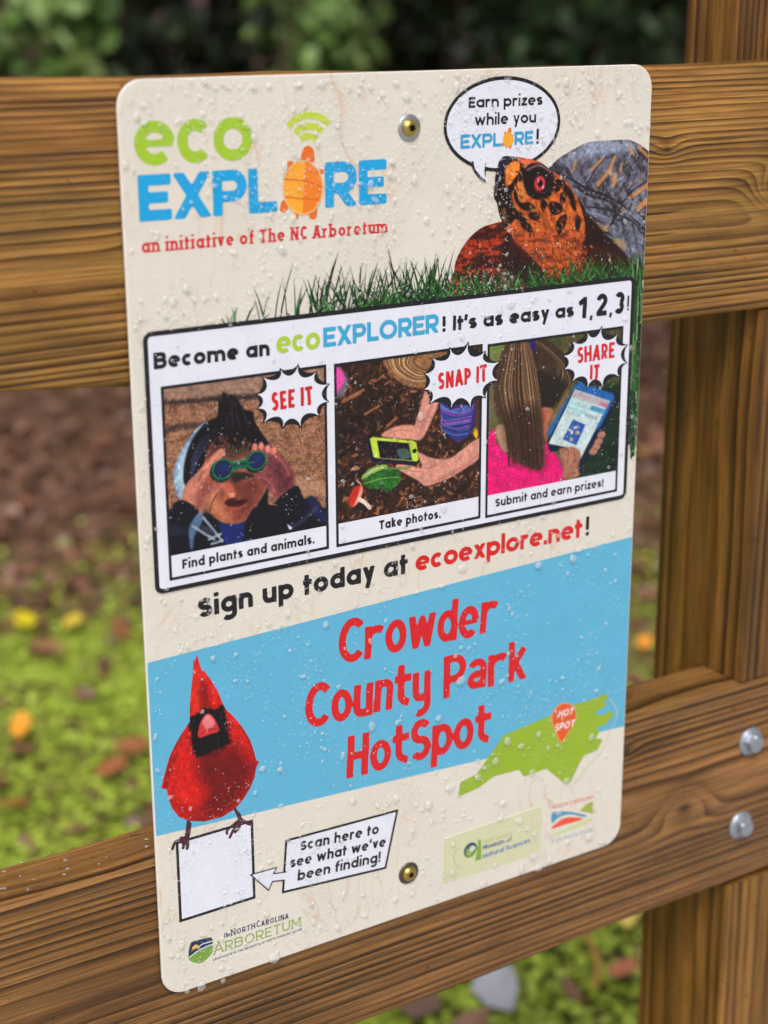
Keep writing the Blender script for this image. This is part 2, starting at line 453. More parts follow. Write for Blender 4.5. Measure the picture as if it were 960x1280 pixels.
    if ch == '+':
        q = m * .75; return [([(q, 1.30), (q, .30 + h)] + arc(W * .98, .30 + h, W * .98 - q, .30, 180, 262, 8), False), st((0, 1 - h), (W, 1 - h))], W, None
    if ch == 'f': return [([(m * .8, 0)] + arc(m * .8 + .24 * s + h * .3, A - h - .26, .24 * s + h * .3, .26, 180, 80, 10), False), st((0, 1 - h), (W, 1 - h))], W * .95, None
    if ch == 's': return ess(W, 1), W, None
    if ch == 'S': return ess(W, K), W, None
    if ch == 'k': return [st((h, 0), (h, A)), st((h, .42), (W - h, 1.04)), st((h + .22 * s, .52), (W - h * .8, -.04))], W, A
    if ch == 'v': return [st((h, 1.03), (m, h * .6)), st((W - h, 1.03), (m, h * .6))], W, 1
    if ch == 'w':
        return [([(h, 1.05), (W * .29, h * .6), (m, .86), (W * .71, h * .6), (W - h, 1.05)], False)], W, 1
    if ch == 'x': return [st((h, -.04), (W - h, 1.04)), st((h, 1.04), (W - h, -.04))], W, 1
    if ch == 'y': return [st((h, 1.03), (m, h * 1.1)), st((W - h, 1.03), (m * .72, D - .02))], W, 1
    if ch == 'Y': return [([(h, 1)] + arc(m, h + (m - h) * .85 + .05, m - h, (m - h) * .85, 180, 360, 14), False), ([(W - h, 1), (W - h, -.05)] + arc(m * .9, -.08, W - h - m * .9, .24, 0, -120, 10), False)], W, None
    if ch == 'z': return [st((h * .6, 1 - h), (W, 1 - h)), st((W - h * 1.2, 1 - h), (h * 1.2, h)), st((0, h), (W, h))], W, None
    if ch == 'E': return [st((h, 0), (h, K)), st((0, h), (W, h)), st((0, K - h), (W, K - h)), st((0, K / 2), (W * .9, K / 2))], W, None
    if ch == 'F': return [st((h, 0), (h, K)), st((0, K - h), (W, K - h)), st((0, K * .48), (W * .85, K * .48))], W, None
    if ch == 'L': return [st((h, 0), (h, K)), st((0, h), (W, h))], W, None
    if ch == 'T': return [st((m, 0), (m, K)), st((0, K - h), (W, K - h))], W, None
    if ch == 'H': return [st((h, 0), (h, K)), st((W - h, 0), (W - h, K)), st((h, K / 2), (W - h, K / 2))], W, None
    if ch == 'X': return [st((h * .9, -.05), (W - h * .9, K + .05)), st((h * .9, K + .05), (W - h * .9, -.05))], W, K
    if ch in 'AV':
        q = [st((h * .8, -.04), (m, K - h * .4)), st((W - h * .8, -.04), (m, K - h * .4)), st((W * .24, K * .30), (W * .76, K * .30))]
        return q, W, K
    if ch == 'N': return [st((h, 0), (h, K)), st((W - h, 0), (W - h, K)), st((h, K), (W - h, 0))], W, K
    if ch == 'M': return [st((h, 0), (h, K)), st((W - h, 0), (W - h, K)), ([(h, K), (m, K * .28), (W - h, K)], False)], W, K
    if ch == 'U': return [([(h, K)] + arc(m, h + (m - h) * .9, m - h, (m - h) * .9, 180, 360, 16) + [(W - h, K)], False)], W, None
    if ch == 'D':
        q = K / 2 - h
        return [st((h, 0), (h, K)), ([(h, h)] + arc(W - h - q * .9, K / 2, q * .9, q, -90, 90, 16) + [(h, K - h)], False)], W, None
    if ch in 'PRB':
        y = K * (.42 if ch != 'B' else .53); q = (K - h - y) / 2; rx = min(q, W * .5)
        o_ = [st((h, 0), (h, K)), ([(h, K - h)] + arc(W - h - rx - (.04 if ch == 'B' else 0), y + q, rx, q, 90, -90, 14) + [(h, y)], False)]
        if ch == 'R': o_.append(st((W * .45, y), (W - h * .9, -.05)))
        if ch == 'B':
            q2 = (y - h) / 2; rx2 = min(q2, W * .5)
            o_.append(([(h, y)] + arc(W - h - rx2, h + q2, rx2, q2, 90, -90, 14) + [(h, h)], False))
        return o_, W, K
    if ch == '1': return [st((W - h, 0), (W - h, K)), st((W - h, K - h * .9), (0, K - h * 2.6))], W, K
    if ch == '2':
        r = W / 2 - h
        return [(arc(m, K - h - r, r, r, 170, -30, 14) + [(h * 1.2, h)], False), st((h * .4, h), (W, h))], W, None
    if ch == '3':
        q = (K - 2 * h) / 4
        return [(arc(m, K - h - q, m - h, q, 150, -80, 14), False), (arc(m, h + q, m - h, q, 80, -150, 14), False)], W, None
    return [], W, None

def lettering(name, text, p0, p1, xh, pen, parent, rgb, layer, K=1.38, A=1.45, D=-.40, gap=.16, cell=None, style='sans', seed=1, label=None, wmod={}):
    """text set on the baseline p0 -> p1 (mm on the sign); its widths are fitted to that length"""
    p0, p1 = np.array(p0, float), np.array(p1, float); L = np.hypot(*(p1 - p0)); dx = (p1 - p0) / L; dy = np.array([dx[1], -dx[0]])
    h = pen / xh / 2; K_ = K; gap = max(.06, gap - .045) if style == 'sans' else gap
    def layout(s):
        x = 0; out_ = []
        for i, ch in enumerate(text):
            if ch == ' ': x += .42 * s + .12; continue
            kk = K_
            if style == 'smallcaps' and (i == 0 or text[i - 1] == ' '): kk = K_ * 1.28
            g, w, top = glyph(ch, s * (1.15 if kk != K_ else 1) * wmod.get(ch, 1), h, kk, A, D)
            out_.append((x, g, top, w, kk)); x += w + gap
        return out_, x - gap
    lo, hi = .15, 4
    for _ in range(40):
        md = (lo + hi) / 2
        if layout(md)[1] * xh > L: hi = md
        else: lo = md
    out_, _w = layout(lo)
    cell = cell or max(0.11, pen / 5.0)
    pad = xh * .5; ang = 0
    rnd = random.Random(seed)
    cs = np.array([p0, p1, p0 + dy * xh * max(K * 1.3, A) , p1 + dy * xh * max(K * 1.3, A), p0 + dy * xh * (D - .3), p1 + dy * xh * (D - .3)])
    x0, y0 = cs.min(0) - pad * .6; x1, y1 = cs.max(0) + pad * .6
    X, Y = grid(x0, y0, x1, y1, cell)
    U = ((X - p0[0]) * dx[0] + (Y - p0[1]) * dx[1]) / xh; V = ((X - p0[0]) * dy[0] + (Y - p0[1]) * dy[1]) / xh
    Dm = np.full(X.shape, 10.0)
    for x, g, top, w, kk in out_:
        xs = (U > x - .5) & (U < x + w + .5)
        if abs(dx[1]) < 1e-3:
            c = np.flatnonzero(xs.any(0)); sl = (slice(None), slice(c[0], c[-1] + 1)) if len(c) else None
        else:
            c = np.flatnonzero(xs.any(0)); sl = (slice(None), slice(c[0], c[-1] + 1))
        if sl is None: continue
        u, v = U[sl] - x, V[sl]
        if style == 'comic':
            a = math.radians(rnd.uniform(-1.8, 1.8)); oy = rnd.uniform(-.025, .025); k = rnd.uniform(.97, 1.03)
            uc, vc = u - w / 2, v - .5 - oy
            u, v = (uc * math.cos(a) + vc * math.sin(a)) / k + w / 2, (-uc * math.sin(a) + vc * math.cos(a)) / k + .5
            u = u + .008 * np.sin(v * 5 + x * 3)
        if style == 'italic': u = u - v * .22
        d = np.full(u.shape, 10.0)
        for pts, closed, *kk_ in g:
            d = np.minimum(d, sd_path(u, v, pts, h * (kk_[0] if kk_ else 1), closed))
            if style in ('slab', 'serif', 'smallcaps') and not closed and len(pts) >= 2:
                sl_ = h * (1.9 if style == 'slab' else 2.6); sh = h * (.62 if style == 'slab' else .5)
                for e, q in ((pts[0], pts[1]), (pts[-1], pts[-2])):
                    if max(z_[1] for z_ in pts) - min(z_[1] for z_ in pts) > .5 and abs(e[1] - q[1]) > abs(e[0] - q[0]) * 1.1 and (abs(e[1]) < .07 or abs(e[1] - 1) < .07 or abs(e[1] - kk) < .07 or abs(e[1] - A) < .07):
                        yy = e[1] + (sh if e[1] < .1 else -sh) if e[1] > -.03 else sh
                        yy = min(max(yy, sh), 3)
                        d = np.minimum(d, sd_path(u, v, [(e[0] - sl_, yy), (e[0] + sl_, yy)], sh))
        if top is not None:
            d = np.maximum(d, np.maximum(v - top, (D - .05 if top == 1 and D < 0 else 0) - v if g and min(q[1] for pts, *_ in g for q in pts) < -.2 else -v))
        Dm[sl] = np.minimum(Dm[sl], d)
    o = cut(name, Dm, x0, y0, cell, layer, ink(rgb), parent)
    if label: o['label'] = label
    return o

# ------------------------------------------------------------------ pictures: colour per point of a fine grid
rs = np.random.RandomState(7)
_lat = rs.rand(256, 256)
def vnoise(X, Y, sc, seed=0):
    x = X * sc + seed * 17.3; y = Y * sc + seed * 5.7
    xi = np.floor(x).astype(int); yi = np.floor(y).astype(int); fx = x - xi; fy = y - yi
    fx = fx * fx * (3 - 2 * fx); fy = fy * fy * (3 - 2 * fy)
    g = lambda a, b: _lat[a % 256, b % 256]
    return (g(xi, yi) * (1 - fx) + g(xi + 1, yi) * fx) * (1 - fy) + (g(xi, yi + 1) * (1 - fx) + g(xi + 1, yi + 1) * fx) * fy
def fbm(X, Y, sc, seed=0, o=4):
    a = 0; w = 0
    for i in range(o):
        a = a + vnoise(X, Y, sc * 2 ** i, seed + i * 3) * .5 ** i; w += .5 ** i
    return a / w
def sm(a, b, x):
    u = np.clip((x - a) / (b - a), 0, 1); return u * u * (3 - 2 * u)
class Paint:
    def __init__(s, box, cell, base):
        s.box, s.cell = box, cell
        s.X, s.Y = grid(*box, cell)
        s.c = np.zeros(s.X.shape + (3,)); s.c[:] = base
    def put(s, mask, rgb):
        m = np.clip(mask, 0, 1)[..., None]; s.c = s.c * (1 - m) + np.asarray(rgb, float) * m
    def sub(s, P, pad):
        x0, y0 = P.min(0) - pad; x1, y1 = P.max(0) + pad
        a = max(0, int((x0 - s.box[0]) / s.cell)); b = min(s.X.shape[1], int((x1 - s.box[0]) / s.cell) + 2)
        c = max(0, int((y0 - s.box[1]) / s.cell)); d = min(s.X.shape[0], int((y1 - s.box[1]) / s.cell) + 2)
        return (slice(c, d), slice(a, b)) if b > a and d > c else None
    def poly(s, P, rgb, soft=.4, a=1.0, smooth=True, tex=0, tsc=.6, seed=0, rag=0, rgb2=None, ang=0):
        """filled shape; tex = strength of mottling, rgb2 = second colour of the mottling"""
        P = spline(P) if smooth else np.asarray(P)
        q = s.sub(P, soft + rag + .5)
        if q is None: return
        X, Y = s.X[q], s.Y[q]
        d = sd_poly(X, Y, P)
        if rag: d = d + (fbm(X, Y, .9, seed + 5) - .5) * 2 * rag
        m = np.clip(.5 - d / (2 * soft), 0, 1) * a
        col = np.ones(X.shape + (3,)) * np.asarray(rgb, float)
        if tex:
            xx = X * math.cos(ang) + Y * math.sin(ang); yy = -X * math.sin(ang) + Y * math.cos(ang)
            nz = fbm(xx * (0.25 if ang or rgb2 is not None and tex < 0 else 1), yy, tsc, seed)
            if rgb2 is not None: col = col + (np.asarray(rgb2, float) - col) * (sm(.38, .62, nz) * abs(tex))[..., None]
            else: col = col * (1 + (nz - .5) * 2 * tex)[..., None]
        m = m[..., None]; s.c[q] = s.c[q] * (1 - m) + col * m
    def line(s, P, w, rgb, a=1.0, soft=.25, smooth=True):
        P = spline(P, 5, False) if smooth and len(P) > 2 else np.asarray(P)
        q = s.sub(P, w + soft + .5)
        if q is None: return
        d = sd_path(s.X[q], s.Y[q], P, w / 2, False, False)
        m = (np.clip(.5 - d / (2 * soft), 0, 1) * a)[..., None]
        s.c[q] = s.c[q] * (1 - m) + np.asarray(rgb, float) * m
    def disc(s, c, r, rgb, a=1.0, soft=.3, ry=None):
        ry = ry or r; P = np.array([(c[0] + r * math.cos(k * .4), c[1] + ry * math.sin(k * .4)) for k in range(16)])
        s.poly(P, rgb, soft, a, False)
    def chips(s, n, box, cols, size, seed, ar=2.4, a=.9):
        """scattered slivers: bark chips, gravel, feathers"""
        r = random.Random(seed)
        for _ in range(n):
            x, y = r.uniform(box[0], box[2]), r.uniform(box[1], box[3]); an = r.uniform(0, math.pi); L = size * r.uniform(.4, 1.3); w = L / ar * r.uniform(.5, 1.2)
            ca, sa = math.cos(an), math.sin(an)
            P = np.array([(x + ca * u * L - sa * v * w, y + sa * u * L + ca * v * w) for u, v in ((-1, -.4), (-.2, -1), (1, -.3), (.7, .7), (-.6, .9))])
            s.poly(P, r.choice(cols), .18, a, False)
    def lin(s, grain=.16):
        g1 = fbm(s.X, s.Y, 1.6, 71, 3) - .5; g2 = fbm(s.X, s.Y, .28, 73, 3) - .5
        s.c = (np.clip(s.c, 0, 255) / 255.0) ** 1.2 * 262 * (1 + g1 * grain * 2 + g2 * grain * 1.4)[..., None]      # the print's own mottling
        c = np.clip(s.c, 0, 255) / 255
        return np.where(c <= .04045, c / 12.92, ((c + .055) / 1.055) ** 2.4)
# ------------------------------------------------------------------ the sign
SW, SH = 304.8, 457.2
sign = tag(empty('information_sign', (0.1524, 0.001, -0.4572)),
           'tall white printed sign board, dotted with rain, screwed to the wooden rails', 'sign')
def plate_mesh():
    bm = bmesh.new(); r = 12.5; n = 10; pts = []
    for cx, cy, a0 in ((SW - r, r, 0), (r, r, 90), (r, SH - r, 180), (SW - r, SH - r, 270)):
        for i in range(n + 1):
            a = math.radians(a0 + (90 * i / n)); pts.append((cx + r * math.cos(a), cy - r * math.sin(a)))
    def ringv(ins, y):
        out_ = []
        for (x, yy) in pts:
            cx, cy = min(max(x, r), SW - r), min(max(yy, r), SH - r); L = math.hypot(x - cx, yy - cy) or 1
            out_.append(bm.verts.new(((x - (x - cx) / L * ins) / 1000, y, -(yy - (yy - cy) / L * ins) / 1000)))
        return out_
    rings = [ringv(.45, 0.0), ringv(.15, .00012), ringv(0, .0005), ringv(0, .0016), ringv(.3, .002)]
    f = bm.faces.new(rings[0]); f.material_index = 0
    for k in range(4):
        a, b = rings[k], rings[k + 1]
        for i in range(len(a)):
            j = (i + 1) % len(a)
            q = bm.faces.new((a[i], b[i], b[j], a[j])); q.material_index = 1; q.smooth = True
    q = bm.faces.new(list(reversed(rings[-1]))); q.material_index = 1
    bmesh.ops.recalc_face_normals(bm, faces=bm.faces[:])
    me = bpy.data.meshes.new('plate'); bm.to_mesh(me); bm.free(); return me
link('plate', plate_mesh(), [M_CREAM, M_EDGE], sign)

BLUE, GREEN, RED, BLACK, PANEL = (94, 176, 210), (158, 196, 52), (208, 30, 34), (28, 26, 30), (222, 226, 238)
LOGO_BLUE = (28, 160, 218)
plate_clip = lambda X, Y: sd_rbox(X, Y, .5, .5, SW - .5, SH - .5, 12)
band_P = np.array([(0, 271.2), (SW, 261.8), (SW, 380.6), (0, 364.0)])
tag(cut_shape('blue_band', lambda X, Y: np.maximum(sd_poly(X, Y, band_P), np.maximum(.5 - X, X - SW + .5)), (0, 260, SW, 382), .8, 1, BLUE, sign), 'sky blue printed band slanting across the lower half')

# ---- logo at the head of the board
lettering('logo_lettering', 'eco', (6.9, 37.2), (65.4, 37.2), 19.4, 5.0, sign, GREEN, 2, gap=.075, label='large rounded green letters reading eco')
lettering('logo_lettering', 'EXPL', (7.7, 61.4), (77.6, 61.6), 14.6, 4.9, sign, LOGO_BLUE, 2, K=1.40, gap=.09, label='large blue capitals reading EXPL, left of the turtle emblem')
lettering('logo_lettering', 'RE', (103.4, 61.6), (138.0, 61.7), 14.6, 4.9, sign, LOGO_BLUE, 2, K=1.45, gap=.12, label='large blue capitals reading RE, right of the turtle emblem')
lettering('tagline_lettering', 'an initiative of The NC Arboretum', (8.2, 75.2), (138.3, 75.7), 4.4, 1.2, sign, (206, 40, 44), 2, K=1.42, style='slab', gap=.26, label='red slab serif line under the logo')
OR1, OR2, OR3 = (242, 166, 48), (236, 128, 36), (226, 112, 38)
def turtle_emblem(parent, c, k, layer, wifi=True):
    o0 = V_L((310, 557))[0]
    T = lambda *p: (V_L(*p) - o0) * k + np.array(c)
    e = lambda cx, cy, rx, ry, n=28: [(cx + rx * math.cos(i * 2 * math.pi / n), cy + ry * math.sin(i * 2 * math.pi / n)) for i in range(n)]
    cl = .3 * max(k, .5)
    sh = cut_poly('turtle_emblem', T(*e(312, 557, 133, 178)), layer + 1, OR1, parent, cl)
    sh['label'] = 'orange turtle seen from above, standing in for a letter'
    shapes = [('foot', [(230, 378), (255, 400), (215, 430), (207, 395)]), ('foot', [(425, 440), (452, 432), (452, 455), (430, 470)]),
              ('foot', [(178, 640), (215, 690), (180, 722), (158, 700)]), ('foot', [(350, 735), (405, 680), (402, 755), (370, 768)]),
              ('head', [(303, 382), (306, 320), (325, 285), (350, 278), (375, 292), (386, 325), (384, 388)]), ('tail', [(262, 730), (284, 730), (275, 775)])]
    for nm, P in shapes: cut_poly(nm, spline(T(*P), 4), layer, OR3, sh, cl)
    if k > .6:
        o_ = e(312, 557, 133, 178)
        cut_shape('shell_outline', lambda X, Y: sd_path(X, Y, T(*o_), .35, True), (60, 20, 110, 75), .3, layer + 3, (236, 190, 130), sh)
        right = [(335, 385)] + [(x, y) for x, y in e(312, 557, 125, 170) if x > 330][::1] 
        right = [(328, 387)] + [(312 + 125 * math.cos(math.radians(a)), 557 + 170 * math.sin(math.radians(a))) for a in range(-82, 84, 8)] + [(310, 727)]
        cut_poly('shell_half', T(*right), layer + 2, OR2, sh, cl)
        for P in ([(185, 500), (320, 512), (440, 552)], [(190, 618), (320, 632), (420, 640)]):
            Q = spline(T(*P), 5, False)
            cut_shape('shell_line', lambda X, Y: sd_path(X, Y, Q, .28), (Q[:, 0].min() - 1, Q[:, 1].min() - 1, Q[:, 0].max() + 1, Q[:, 1].max() + 1), .25, layer + 3, (222, 104, 36), sh)
    if wifi:
        for P in ([(215, 150), (268, 98), (350, 75), (425, 88), (487, 130)], [(262, 195), (298, 160), (345, 148), (395, 155), (440, 180)], [(295, 236), (345, 213), (405, 232)]):
            Q = spline(T(*P), 6, False)
            cut_shape('signal_arc', lambda X, Y: sd_path(X, Y, Q, 1.55), (Q[:, 0].min() - 3, Q[:, 1].min() - 3, Q[:, 0].max() + 3, Q[:, 1].max() + 3), .35, layer, (190, 210, 62), sh)
turtle_emblem(sign, V_L((310, 557))[0], 1.0, 2)
sgn = V_L((880, 378), (905, 392))

# ---- turtle picture
T_ = V_T
tp = Paint((170, 38, 305, 113), .30, (140, 90, 60))
shell = T_((462, 195), (500, 148), (560, 108), (620, 76), (690, 50), (755, 40), (820, 50), (880, 74), (925, 108), (960, 150), (960, 640), (905, 648), (850, 632), (790, 560), (740, 505), (690, 452), (640, 405), (600, 335), (560, 262), (505, 212))
neck = T_((590, 330), (640, 400), (690, 450), (740, 505), (800, 565), (860, 632), (910, 660), (910, 760), (540, 760), (560, 600))
head = T_((236, 150), (258, 130), (310, 132), (372, 142), (425, 158), (475, 195), (540, 242), (590, 312), (620, 392), (632, 460), (616, 540), (606, 640), (590, 760), (470, 760), (440, 660), (360, 570), (300, 505), (262, 455), (236, 400), (224, 345), (211, 318), (214, 240), (224, 190))
leg = T_((28, 660), (40, 600), (88, 518), (150, 462), (212, 440), (252, 434), (300, 480), (345, 540), (410, 600), (450, 680), (450, 770), (30, 770))
tp.poly(shell, (116, 116, 134), tex=-.85, rgb2=(62, 56, 62), tsc=.45, seed=3, ang=.9)
r3 = random.Random(33); shb = spline(shell)
for _ in range(420):
    x_, y_ = r3.uniform(252, 304), r3.uniform(42, 112)
    an = .75 + (y_ - 60) * .012 + r3.gauss(0, .35); L_ = r3.uniform(.8, 3.2)
    tp.line([(x_ - L_ * math.cos(an), y_ + L_ * math.sin(an)), (x_ + L_ * math.cos(an), y_ - L_ * math.sin(an))] if y_ < 78 else [(x_ - L_ * .9, y_ - L_ * .45), (x_ + L_ * .9, y_ + L_ * .5)], r3.uniform(.3, 1.0), r3.choice([(40, 36, 42), (132, 134, 152), (60, 56, 66), (168, 174, 192), (176, 136, 84), (62, 50, 46), (190, 196, 210)]), .5, .35)
tp.poly(T_((560, 110), (620, 66), (700, 38), (800, 60), (870, 80), (800, 120), (700, 130), (640, 150), (560, 165), (520, 160)), (170, 182, 202), 2.5, .7, tex=.35)
tp.poly(T_((640, 150), (700, 130), (800, 130), (760, 200), (700, 240), (620, 220)), (112, 114, 138), 2, .45, tex=.3)
for a, b, w in (((660, 190), (715, 140), 1.6), ((690, 260), (745, 195), 2.4), ((745, 195), (768, 135), 2.0), ((840, 320), (920, 262), 2.4), ((878, 370), (915, 335), 3.2), ((830, 80), (855, 120), 1.5), ((770, 215), (762, 258), 2.6), ((800, 170), (795, 200), 1.5), ((880, 90), (920, 130), 1.8), ((570, 200), (590, 150), 1.2)):
    tp.line(T_(a, b), w, (206, 148, 84), .85, .6)
for L, w in (([(500, 205), (580, 245), (640, 280), (720, 310), (800, 350), (840, 400), (905, 470)], 1.0), ([(580, 265), (650, 310), (720, 330), (770, 365)], .9), ([(640, 290), (660, 220), (730, 130)], .6),
             ([(800, 350), (850, 290), (925, 240)], .8), ([(770, 370), (760, 430), (720, 480)], 1.3), ([(780, 400), (850, 430), (905, 500)], .8), ([(620, 360), (700, 370), (770, 385)], .8),
             ([(600, 340), (680, 440), (760, 500)], 1.2), ([(800, 420), (820, 500), (850, 600)], 1.0), ([(850, 440), (870, 540), (880, 620)], .8), ([(740, 520), (800, 500), (830, 540)], .7)):
    tp.line(T_(*L), w, (34, 30, 36), .85, .4)
for L in ([(590, 285), (660, 330), (740, 350)], [(630, 385), (690, 400), (750, 420)], [(790, 440), (800, 490), (830, 560)], [(700, 100), (760, 90), (830, 90)], [(820, 380), (870, 420), (910, 440)]):
    tp.line(T_(*L), 1.2, (150, 156, 176), .7, .7)
tp.poly(T_((640, 405), (700, 450), (745, 450), (720, 480), (680, 455)), (200, 160, 100), .8, .7)
tp.poly(T_((745, 480), (800, 440), (850, 470), (880, 560), (840, 600), (790, 540)), (110, 122, 138), 1.5, .55, tex=.5)
tp.poly(T_((760, 510), (810, 520), (820, 560), (790, 555)), (186, 150, 100), .8, .7)
tp.poly(neck, (44, 18, 12), .5, tex=.45, seed=8)
tp.poly(T_((620, 560), (760, 560), (850, 640), (850, 760), (610, 760)), (84, 28, 16), 3, .55, tex=.4)
# foreleg
r2_ = random.Random(77)
tp.poly(leg, (176, 66, 30), .5, tex=-.9, rgb2=(60, 22, 16), tsc=.5, seed=12)
tp.chips(60, (212, 88, 243, 112), [(206, 78, 40), (222, 96, 54), (190, 60, 30), (232, 120, 60)], 1.7, 4, 1.3, .8)
for L in ([(120, 500), (150, 560), (160, 640)], [(170, 470), (190, 530), (200, 600)], [(60, 590), (90, 620), (100, 680)], [(230, 450), (240, 520)], [(90, 540), (200, 560), (280, 560)], [(60, 610), (140, 640), (220, 640)]):
    tp.line(T_(*L), .7, (36, 14, 12), .8, .3)
for _ in range(46):
    x_, y_ = r2_.uniform(182, 222), r2_.uniform(84, 110)
    if sd_poly(np.array([x_]), np.array([y_]), spline(leg))[0] > -1.2: continue
    rx_ = r2_.uniform(.9, 1.7); tp.disc((x_, y_), rx_, (40, 16, 12), .8, .3, rx_ * 1.2); tp.disc((x_, y_), rx_ * .8, r2_.choice([(206, 86, 44), (190, 64, 34), (222, 110, 62), (150, 50, 30)]), .9, .35, rx_ * .95)
tp.poly(T_((270, 490), (330, 540), (420, 600), (450, 700), (330, 720), (240, 620)), (40, 18, 14), 1.5, .8)
# head
tp.poly(head, (196, 104, 44), .45, tex=.25, seed=21, tsc=.5)
tp.poly(T_((300, 500), (420, 470), (560, 470), (620, 520), (600, 760), (470, 760), (440, 650), (360, 570)), (186, 92, 44), 2, .8, tex=-.7, rgb2=(96, 38, 22), tsc=.6)
tp.chips(110, (240, 84, 268, 110), [(214, 120, 56), (196, 92, 44), (226, 140, 84), (120, 50, 28)], 1.0, 5, 1.6, .7)
BK = (26, 16, 16)
for P in ([(236, 150), (258, 130), (310, 132), (330, 150), (290, 160), (268, 200), (262, 260), (290, 300), (300, 350), (320, 400), (290, 440), (262, 455), (236, 400), (224, 345), (211, 318), (214, 240), (224, 190)],
          [(330, 150), (350, 170), (345, 220), (330, 260), (310, 262), (290, 300), (270, 280), (300, 240), (330, 200)],
          [(300, 280), (325, 300), (330, 340), (380, 345), (400, 370), (350, 380), (310, 340)],
          [(330, 385), (375, 440), (390, 480), (350, 470), (325, 430), (290, 400)], [(380, 385), (420, 400), (410, 428), (375, 415)],
          [(470, 340), (520, 350), (525, 385), (490, 402), (470, 385)], [(515, 410), (545, 400), (540, 450), (510, 490), (495, 450)],
          [(540, 260), (575, 300), (590, 380), (572, 370), (555, 320), (530, 285)], [(590, 400), (612, 420), (600, 480), (585, 450)],
          [(495, 240), (540, 250), (510, 290), (490, 300)], [(520, 300), (545, 310), (535, 350), (515, 340)], [(430, 330), (455, 345), (440, 385), (425, 360)]):
    tp.poly(T_(*P), BK, .5, .93)
tp.poly(T_((262, 190), (290, 158), (320, 152), (328, 180), (305, 225), (285, 262), (268, 240)), (232, 140, 54), .5, tex=.15)
tp.poly(T_((318, 250), (350, 260), (360, 300), (345, 345), (322, 320)), (206, 130, 74), .5)
tp.poly(T_((320, 140), (370, 144), (430, 162), (440, 180), (380, 175), (340, 165)), (226, 120, 84), .7, .9)
tp.poly(T_((236, 150), (262, 132), (300, 136), (262, 175), (240, 240), (226, 250)), (48, 44, 84), 1.2, .75)
tp.poly(T_((245, 380), (262, 370), (270, 420), (258, 440)), (170, 120, 60), .5, .6)
tp.poly(T_((215, 250), (228, 250), (226, 300), (216, 310)), (120, 110, 120), .6, .6)
tp.poly(T_((345, 200), (380, 165), (430, 165), (475, 195), (490, 240), (480, 300), (440, 328), (390, 325), (355, 285), (345, 240)), (34, 20, 22), .6)
hb = spline(head)
for k_, (col_, n_) in enumerate((((40, 22, 16), 170), ((232, 136, 60), 120), ((150, 70, 28), 120), ((246, 178, 110), 60))):
    r2 = random.Random(90 + k_)
    for _ in range(n_):
        x_, y_ = r2.uniform(212, 264), r2.uniform(50, 112)
        if sd_poly(np.array([x_]), np.array([y_]), hb)[0] > -.8: continue
        an = r2.gauss(.9, .5); L_ = r2.uniform(.4, 1.5)
        tp.line([(x_ - L_ * math.cos(an), y_ - L_ * math.sin(an)), (x_ + L_ * math.cos(an), y_ + L_ * math.sin(an))], r2.uniform(.3, .9), col_, .55, .3)
tp.poly(T_((350, 195), (380, 172), (430, 172), (470, 198), (484, 240), (474, 296), (438, 320), (392, 318), (360, 285), (350, 240)), (34, 20, 22), .6)
tp.chips(26, (275, 44, 304, 96), [(150, 160, 184), (60, 58, 74), (128, 132, 156), (40, 36, 44)], 3.2, 6, 3.5, .45)
tp.line(T_((365, 192), (420, 172), (470, 200)), 1.2, (180, 140, 150), .7, .5)
tp.disc(T_((422, 256))[0], 3.6, (196, 58, 70), ry=4.0, soft=.5); tp.disc(T_((424, 256))[0], 1.5, (24, 10, 14), ry=1.9); tp.disc(T_((416, 246))[0], .5, (250, 220, 220))
tp.line(T_((395, 290), (440, 300), (470, 270)), .6, (140, 60, 60), .6)
for L in ([(430, 400), (450, 470), (440, 500)], [(455, 420), (480, 480)], [(560, 470), (520, 500)], [(480, 500), (540, 490)]): tp.line(T_(*L), .4, (70, 30, 16), .8, .25)
D = np.minimum(np.minimum(sd_poly(tp.X, tp.Y, spline(shell)), sd_poly(tp.X, tp.Y, spline(neck))), np.minimum(sd_poly(tp.X, tp.Y, spline(head)), sd_poly(tp.X, tp.Y, spline(leg))))
D = np.maximum(np.maximum(D, tp.X - 304.1), tp.Y - 112.2)
tag(cut('turtle_picture', D, tp.box[0], tp.box[1], tp.cell, 5, M_PRINT, sign, tp.lin()), 'printed photograph of a box turtle with a red eye raising its head')

# ---- printed grass
gp = Paint((34, 74, 304.4, 226), .30, (60, 100, 50))
Dg = np.full(gp.X.shape, 5.0)
gr = random.Random(11)
def blade(bx, by, H, lean, w, col, curl):
    P = np.array([(bx + lean * u + curl * u * u * (1 if lean > 0 else -1), by - H * (u - .12 * u * u)) for u in np.linspace(0, 1, 8)])
    q = gp.sub(P, 1.5)
    if q is None: return
    X, Y = gp.X[q], gp.Y[q]; d = np.full(X.shape, 9.0)
    for i in range(7):
        a, b = P[i], P[i + 1]; ex, ey = b - a
        tt = np.clip(((X - a[0]) * ex + (Y - a[1]) * ey) / (ex * ex + ey * ey + 1e-9), 0, 1)
        ww = w * (1 - ((i + tt) / 7) ** 1.6) + .05
        d = np.minimum(d, np.hypot(X - a[0] - ex * tt, Y - a[1] - ey * tt) - ww)
    m = d < .12
    gp.c[q][m] = np.asarray(col) * (0.8 + .4 * gr.random())
    Dg[q] = np.minimum(Dg[q], d)
gcols = [(44, 98, 46), (56, 118, 50), (30, 72, 34), (40, 90, 38), (24, 56, 28), (58, 104, 48), (34, 80, 40), (18, 44, 24), (96, 134, 84), (26, 62, 30)]
blades = []
